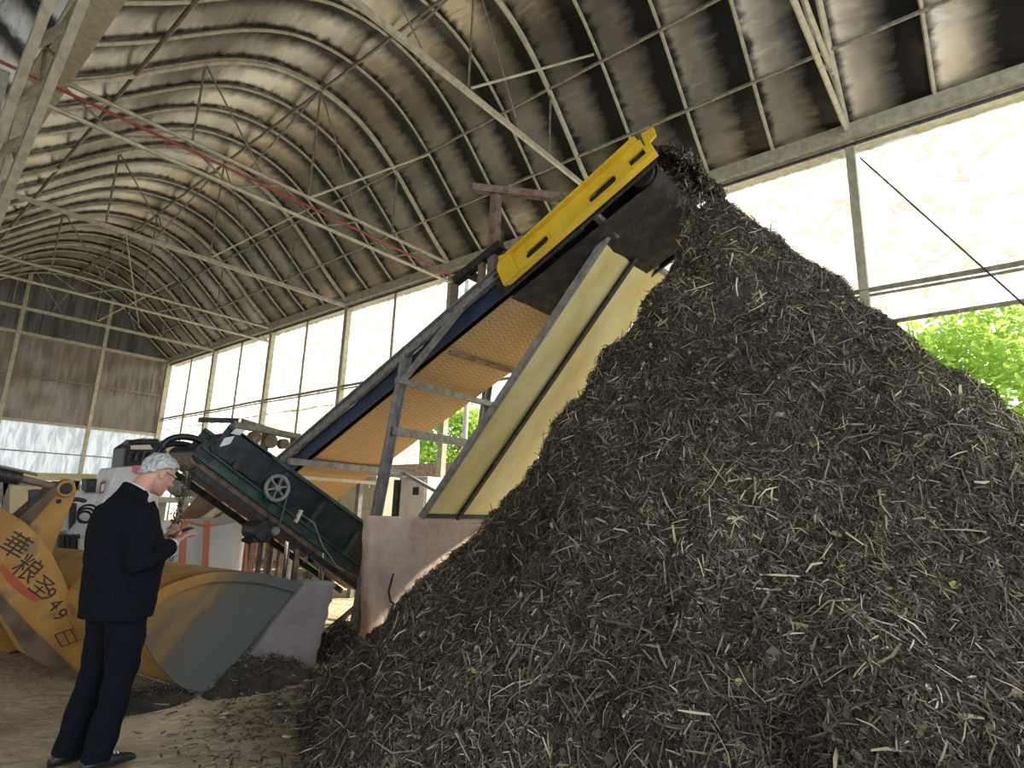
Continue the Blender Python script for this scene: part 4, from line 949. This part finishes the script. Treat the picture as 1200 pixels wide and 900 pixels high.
b = MB(); q = at(374, 661, 1, 9.2); b.tube([(q.x-.3, 9.2, q.z), (q.x-.27, 9.2, q.z), (q.x+.3, 9.2, q.z)], [.06, .11, .11], 16)
t = thing('green_tank', (q.x, 9.2, 0), 'small green tank on feet under the green conveyor', 'tank'); b.build('tank_body', mat('bright_green_paint', (.12, .36, .2), None, .5), t, smooth=True)
for dx in (-.2, .2): 
    b = MB(); b.box((q.x+dx-.03, 9.12, -.01), (q.x+dx+.03, 9.28, q.z-.07)); b.build('foot', M['dark_steel'], t)
# white drainpipe outside the wall
b = MB(); b.tube([(9.35, 9.2, -.05), (9.35, 9.2, 6.9)], .06, 12); tag(b.build('drainpipe', M['white_paint'], smooth=True), 'white pipe standing just outside the wall beside a steel post', 'pipe')

# ================================================================== TREES OUTSIDE
def tree(name, x, y, h, r, label, nl, low=.25):
    t = thing(name, (x, y, -.06), label, 'tree', 'trees outside the side wall')
    b = MB(); b.tube([(x, y, -.1), (x+.1, y-.1, h*.35), (x-.05, y, h*.75)], [.16, .12, .05], 8)
    for k in range(12):
        a = k*2.4; z0 = h*(.22+.045*k); b.tube([(x+.05, y, z0), (x+math.cos(a)*r*.4, y+math.sin(a)*r*.4, z0+.5), (x+math.cos(a)*r*.8, y+math.sin(a)*r*.8, z0+.9)], [.05, .035, .012], 6)
    b.build('trunk', M['bark'], t, smooth=True)
    cl = rng.normal(size=(26, 3)); cl /= np.linalg.norm(cl, axis=1, keepdims=True); cl *= rng.random((26, 1))**.33
    cc = np.array([x, y, h*(low+1)/2])+cl*np.array([r, r, h*(1-low)/2])
    c = cc[rng.integers(0, 26, nl)]+rng.normal(size=(nl, 3))*r*.20
    n = rng.normal(size=(nl, 3))+np.array([0, 0, .8]); n /= np.linalg.norm(n, axis=1, keepdims=True)
    a, f, ti = ribbons(c, n, rng.uniform(.10, .2, nl), rng.uniform(.06, .11, nl), np.zeros(nl), .3, np.zeros(nl))
    me = bpy.data.meshes.new('foliage'); me.from_pydata((a-np.array([x, y, -.06])).tolist(), [], f.tolist()); me.materials.append(M['leafy'])
    o = bpy.data.objects.new('foliage', me); COL.objects.link(o); o.parent = t
def leaf_mat():
    m = bpy.data.materials.new('sunlit_leaves'); m.use_nodes = True; nt = m.node_tree; nt.nodes.clear(); out = N(nt, 'ShaderNodeOutputMaterial')
    d = N(nt, 'ShaderNodeBsdfDiffuse'); t = N(nt, 'ShaderNodeBsdfTranslucent'); x = N(nt, 'ShaderNodeMixShader'); x.inputs[0].default_value = .45
    d.inputs[0].default_value = (.30, .46, .10, 1); t.inputs[0].default_value = (.50, .66, .14, 1)
    nt.links.new(d.outputs[0], x.inputs[1]); nt.links.new(t.outputs[0], x.inputs[2]); nt.links.new(x.outputs[0], out.inputs[0]); return m
M['leafy'] = leaf_mat()
tree('broadleaf_tree', 14.2, .3, 5.8, 1.7, 'bright green tree outside, right edge, seen under the white film', 6500, .3)
tree('broadleaf_tree', 17.5, -3.6, 6.6, 1.8, 'bright green tree outside at the far right, mostly behind the heap', 5200, .3)
tree('broadleaf_tree', 14.6, 14.6, 5.1, 1.6, 'yellow green bush outside, seen under the tall conveyor', 9000, .3)
tree('broadleaf_tree', 12.8, 22.5, 4.6, 1.8, 'green tree outside near the far corner post', 3500, .1)

# ================================================================== THE MAN WITH THE PHONE
PL = Vector((1.35, 4.19, 0)); PA = math.radians(8)
def ell(c, rx, ry, rz, rot=None, n=24, m=16):
    c = Vector(c); rings = []
    for i in range(1, m):
        t = math.pi*i/m; rg = []
        for j in range(n):
            a = 2*math.pi*j/n; p = Vector((rx*math.sin(t)*math.cos(a), ry*math.sin(t)*math.sin(a), -rz*math.cos(t)))
            if rot: p = rot @ p
            rg.append(c+p)
        rings.append(rg)
    return rings
# head (own frame, then bowed forward)
HT = Matrix.Rotation(math.radians(27), 3, 'Y'); HC = Vector((.125, 0, 1.650))
def hp(x, y, z): return HC+HT @ Vector((x, y, z))
body = MB()
def blob(c, rx, ry, rz, rot=None): body.loft(ell(c, rx, ry, rz, rot))
blob(hp(-.012, 0, .028), .098, .077, .092, HT); blob(hp(.02, 0, -.02), .078, .068, .10, HT); blob(hp(.045, 0, -.065), .052, .050, .052, HT)   # skull, face, jaw
blob(hp(.078, 0, -.095), .024, .026, .020, HT)                      # chin
blob(hp(.086, 0, .032), .014, .045, .012, HT)                       # brow
body.tube([hp(.088, 0, .022), hp(.106, 0, -.008), hp(.116, 0, -.022)], [.008, .011, .014], 10)   # nose
for s in (-1, 1): blob(hp(.103, .010*s, -.026), .010, .008, .008, HT)
blob(hp(.094, 0, -.055), .010, .022, .007, HT); blob(hp(.091, 0, -.068), .010, .019, .007, HT)   # lips
for s in (-1, 1):
    blob(hp(.072, .036*s, -.022), .020, .020, .024, HT)             # cheeks
    blob(hp(-.012, .079*s, -.006), .020, .009, .033, HT @ Matrix.Rotation(math.radians(-12), 3, 'Y')); blob(hp(-.004, .081*s, -.03), .010, .008, .012, HT)
body.tube([(-.03, 0, 1.44), (.01, 0, 1.53), hp(-.035, 0, -.05), hp(-.03, 0, 0)], [.068, .064, .062, .06], 16)          # neck
def tor(z, cx, d, w): return [Vector((cx+d*math.cos(a), w*math.sin(a), z)) for a in [2*math.pi*i/28 for i in range(28)]]
body.loft([tor(.84, 0, .12, .155), tor(1.0, .01, .13, .16), tor(1.2, .01, .135, .165), tor(1.36, -.02, .11, .17), tor(1.46, -.03, .06, .12)])
for s in (-1, 1):
    el = Vector((-.045, .262*s, 1.135)); wr_ = Vector((.215, .125*s, 1.215))
    body.tube([(-.03, .15*s, 1.41), (-.035, .205*s, 1.38), (-.045, .255*s, 1.2), el, el.lerp(wr_, .4), wr_, wr_+Vector((.03, -.012*s, .010))], [.05, .052, .045, .04, .039, .028, .027], 12)
    body.tube([(.015, .09*s, .92), (.02, .105*s, .52), (-.04, .110*s, .10)], [.085, .04, .03], 12)
    body.tube([(-.07, .115*s, .05), (.05, .115*s, .04)], [.028, .022], 10)
# right hand (near): palm tilted up, fingers tapping; left hand: cradling the phone
PHC = Vector((.335, .015, 1.285))
def hand(w0, pd, side, base_n, flen, curl, thumb_dir, spread):
    pd = Vector(pd).normalized(); bn = Vector(base_n).normalized(); sd = pd.cross(bn).normalized()
    c = w0+pd*.045; R3 = Matrix((pd, sd, bn)).transposed()
    body.loft(ell(c, .052, .040, .017, R3)); body.tube([w0-pd*.02, w0+pd*.03], [.027, .026], 10)
    for k in range(4):
        o_ = (k-1.5)*.019; L = flen*(.92, 1.0, .96, .78)[k] if side > 0 else flen*(.78, .96, 1.0, .92)[k]
        p = c+pd*.042+sd*o_; d = (pd+sd*spread*(k-1.5)*.25).normalized(); pts = [p-d*.02]; rr = [.0095]
        for seg in (.45, .32, .24):
            d = (d*math.cos(curl)-bn*math.sin(curl)).normalized(); pts.append(pts[-1]+d*(L*seg+(.02 if len(pts) == 1 else 0))); rr.append(rr[-1]*.92)
        body.tube(pts, rr, 8)
    td = Vector(thumb_dir).normalized(); p = c+td*.012
    body.tube([p, p+td*.032, p+td*.045+pd*.022, p+td*.046+pd*.042], [.013, .0115, .010, .008], 8)
hand(Vector((.235, -.110, 1.222)), (.72, .30, .48), -1, (-.35, .15, .9), .075, .34, (.2, .85, .35), .5)
hand(Vector((.235, .110, 1.220)), (.78, -.22, .42), 1, (.25, .35, -.9), .080, .62, (.25, -.75, .55), .4)
man = fuse('person', body, .0046, 3, M['skin']); man.location = PL; man.rotation_euler = (0, 0, PA)
tag(man, 'grey-haired man in navy suit and glasses standing, looking down at a phone', 'person')
def piece(name, mb, m, smooth=True, bevel=0):
    me = bpy.data.meshes.new(name); me.from_pydata([tuple(v) for v in mb.v], [], mb.f); me.materials.append(m)
    bm = bmesh.new(); bm.from_mesh(me); bmesh.ops.recalc_face_normals(bm, faces=bm.faces); bm.to_mesh(me); bm.free()
    if smooth: me.polygons.foreach_set('use_smooth', [True]*len(me.polygons))
    o = bpy.data.objects.new(name, me); COL.objects.link(o); o.parent = man; return o
# jacket
j = MB()
j.loft([tor(.80, .006, .184, .236), tor(.88, .008, .188, .238), tor(.98, .010, .195, .236), tor(1.08, .012, .203, .232), tor(1.18, .010, .203, .232), tor(1.28, -.012, .190, .236), tor(1.36, -.032, .166, .236), tor(1.42, -.042, .135, .222), tor(1.465, -.042, .105, .175), tor(1.51, -.022, .086, .118), tor(1.545, -.008, .078, .084)])
for s in (-1, 1):
    el = Vector((-.055, .275*s, 1.125)); wr_ = Vector((.200, .135*s, 1.208))
    j.tube([(-.035, .14*s, 1.405), (-.04, .20*s, 1.39), (-.05, .252*s, 1.27), el, el.lerp(wr_, .5)+Vector((0, 0, -.006)), wr_], [.09, .086, .078, .072, .064, .052], 16)
jk = fuse('jacket', j, .011, 4, M['suit'], man, .010, 7)
for s in (-1, 1):
    c = MB(); c.tube([(.185, .142*s, 1.205), (.222, .118*s, 1.219)], [.040, .036], 16); piece('shirt_cuff', c, M['shirt'])
p_ = MB(); p_.prism([(.09, -.231, 1.00), (-.06, -.247, 1.01), (-.06, -.247, .965), (.09, -.231, .955)], (0, .012, 0)); o = piece('pocket_flap', p_, M['suit'], False); o.parent = jk
p_ = MB(); p_.tube([(.075, -.07, 1.475), (.10, -.075, 1.42), (.155, -.06, 1.28), (.195, -.03, 1.12)], [.016, .022, .020, .008], 8); o = piece('lapel', p_, M['suit']); o.parent = jk
p_ = MB(); p_.tube([(.075, .07, 1.475), (.10, .075, 1.42), (.155, .06, 1.28), (.195, .03, 1.12)], [.016, .022, .020, .008], 8); o = piece('lapel', p_, M['suit']); o.parent = jk
c = MB(); o_, i_ = [], []
for k in range(21):
    a = math.radians(62+236*k/20)
    def cr_(rad, x0, z0): return Vector((x0+rad*math.cos(a), rad*.98*math.sin(a), z0-.60*rad*math.cos(a)))
    o_.append([cr_(.094, -.008, 1.478), cr_(.083, .012, 1.540), cr_(.078, .013, 1.545), cr_(.080, .005, 1.50)])
c.loft(o_); o = piece('jacket_collar', c, M['suit']); o.parent = jk
# shirt collar
c = MB(); rg = []
for z, rx, ry, cx, tilt in ((1.500, .080, .078, -.005, .02), (1.535, .074, .073, .012, .022), (1.553, .071, .070, .020, .020)):
    rg.append([Vector((cx+rx*math.cos(a), ry*math.sin(a), z-.60*rx*math.cos(a))) for a in [2*math.pi*i/28 for i in range(28)]])
c.loft(rg); piece('shirt_collar', c, M['shirt'])
# trousers
tr_m = MB(); tr_m.loft([tor(.98, .015, .15, .19), tor(.90, .012, .158, .195), tor(.80, .014, .145, .195)])
for s, fx in ((-1, .03), (1, -.03)):
    tr_m.tube([(.015, .098*s, .88), (.022+fx*.3, .103*s, .70), (.022+fx*.6, .106*s, .50), (-.015+fx*.9, .108*s, .28), (-.05+fx, .110*s, .045)], [.116, .104, .084, .078, .077], 18)
fuse('trousers', tr_m, .011, 4, M['suit'], man, .010, 6)
for s, fx in ((-1, -.01), (1, -.07)):
    sh_ = MB(); rg = []
    for x, wv_, hv in ((-.085, .028, .05), (-.07, .036, .075), (.0, .040, .085), (.06, .045, .075), (.12, .048, .055), (.17, .040, .042), (.195, .022, .028)):
        rg.append([Vector((x+fx, .115*s+wv_*math.cos(a), max(.0, hv*.5+hv*.5*math.sin(a)))) for a in [2*math.pi*i/16 for i in range(16)]])
    sh_.loft(rg); so = piece('shoe', sh_, M['black'])
    for k in range(3):
        l_ = MB(); x = .05+fx+.02*k; l_.tube([(x, .115*s-.022, .076-.006*k), (x+.004, .115*s, .084-.007*k), (x, .115*s+.022, .076-.006*k)], .004, 6); lo_ = piece('lace', l_, M['shirt']); lo_.parent = so
# hair: a cap over crown, back and temples
h = MB(); nu, nv = 56, 34; P = []
keepf = []
for i in range(nv+1):
    t = math.pi*(.0+.80*i/nv); row = []
    for k in range(nu+1):
        a = 2*math.pi*k/nu; st = math.sin(t) if t < math.pi/2 else 1-.16*(t-math.pi/2)
        d = Vector((st*math.cos(a), st*math.sin(a), math.cos(t)))
        r = Vector((d.x*.112, d.y*.088, d.z*.104)); r *= 1.0+.06*noise.noise(d*4)+.05*noise.noise(Vector((d.x*5, d.y*18, d.z*5)))+(.05 if d.x > .3 and d.z > .2 else 0)
        row.append((r+Vector((-.014, 0, .030)), a, t))
    P.append(row)
for i in range(nv):
    for k in range(nu):
        r, a, t = P[i][k]; c_ = math.cos(a)                     # c_ = 1 in front, -1 behind
        lim = 1.12+.62*(1-c_)/2+.75*max(0, -c_) if c_ < .35 else 1.02+.14*(1-c_)
        lim += .16*noise.noise(Vector((a*5, 0, 5)))
        if abs(c_) < .30: lim = min(lim, 1.78)
        if t < lim: keepf.append((i, k))
vid = {}
def vi(i, k):
    k %= nu
    if (i, k) not in vid: vid[(i, k)] = len(h.v); r = P[i][k][0]; h.v.append(tuple(hp(*r)))
    return vid[(i, k)]
for i, k in keepf: h.f.append((vi(i, k), vi(i+1, k), vi(i+1, k+1), vi(i, k+1)))
ho = piece('hair', h, M['hair']); sm = ho.modifiers.new('thick', 'SOLIDIFY'); sm.thickness = .012; sm.offset = -1
for s in (-1, 1):
    e = MB(); e.tube([hp(.096, .060*s*.5, .012), hp(.104, .012*s, .016)], .003, 6); b = MB()
    b.ring(hp(.100, .030*s, .006), HT @ Vector((1, .2*s, 0)), .019, .0011, 20, 6); b.tube([hp(.098, .050*s, .014), hp(.05, .076*s, .018), hp(-.01, .082*s, .012)], .0022, 6); b.tube([hp(.104, .011*s, .012), hp(.105, 0, .014)], .002, 6)
    piece('glasses', b, M['black'])
    e = MB(); e.loft(ell(hp(.080, .029*s, .008), .012, .012, .010)); piece('eye', e, M['shirt'])
    e = MB(); e.loft(ell(hp(.0925, .029*s, .005), .0025, .0035, .0035)); piece('iris', e, M['dark_steel'])
    e = MB(); e.tube([hp(.089, .048*s, .030), hp(.098, .03*s, .035), hp(.099, .012*s, .031)], .0045, 6); piece('eyebrow', e, M['hair'])
# the phone in his hands
ph = thing('smartphone', PL+Matrix.Rotation(PA, 3, 'Z') @ PHC, 'dark smartphone held in both hands of the man', 'phone')
ph.rotation_euler = (0, math.radians(-22), PA+math.radians(-6))
def local(name, lo, hi, m, bev=.003):
    b = MB(); b.box(lo, hi); me = bpy.data.meshes.new(name); me.from_pydata(b.v, [], b.f); me.materials.append(m)
    o = bpy.data.objects.new(name, me); COL.objects.link(o); o.parent = ph; bv = o.modifiers.new('b', 'BEVEL'); bv.width = bev; bv.segments = 2; return o
local('phone_case', (-.075, -.036, -.005), (.075, .036, .004), M['black'], .004)
local('screen', (-.070, -.032, .0041), (.070, .032, .0048), mat('glossy_screen', (.02, .022, .03), None, .08), .0003)
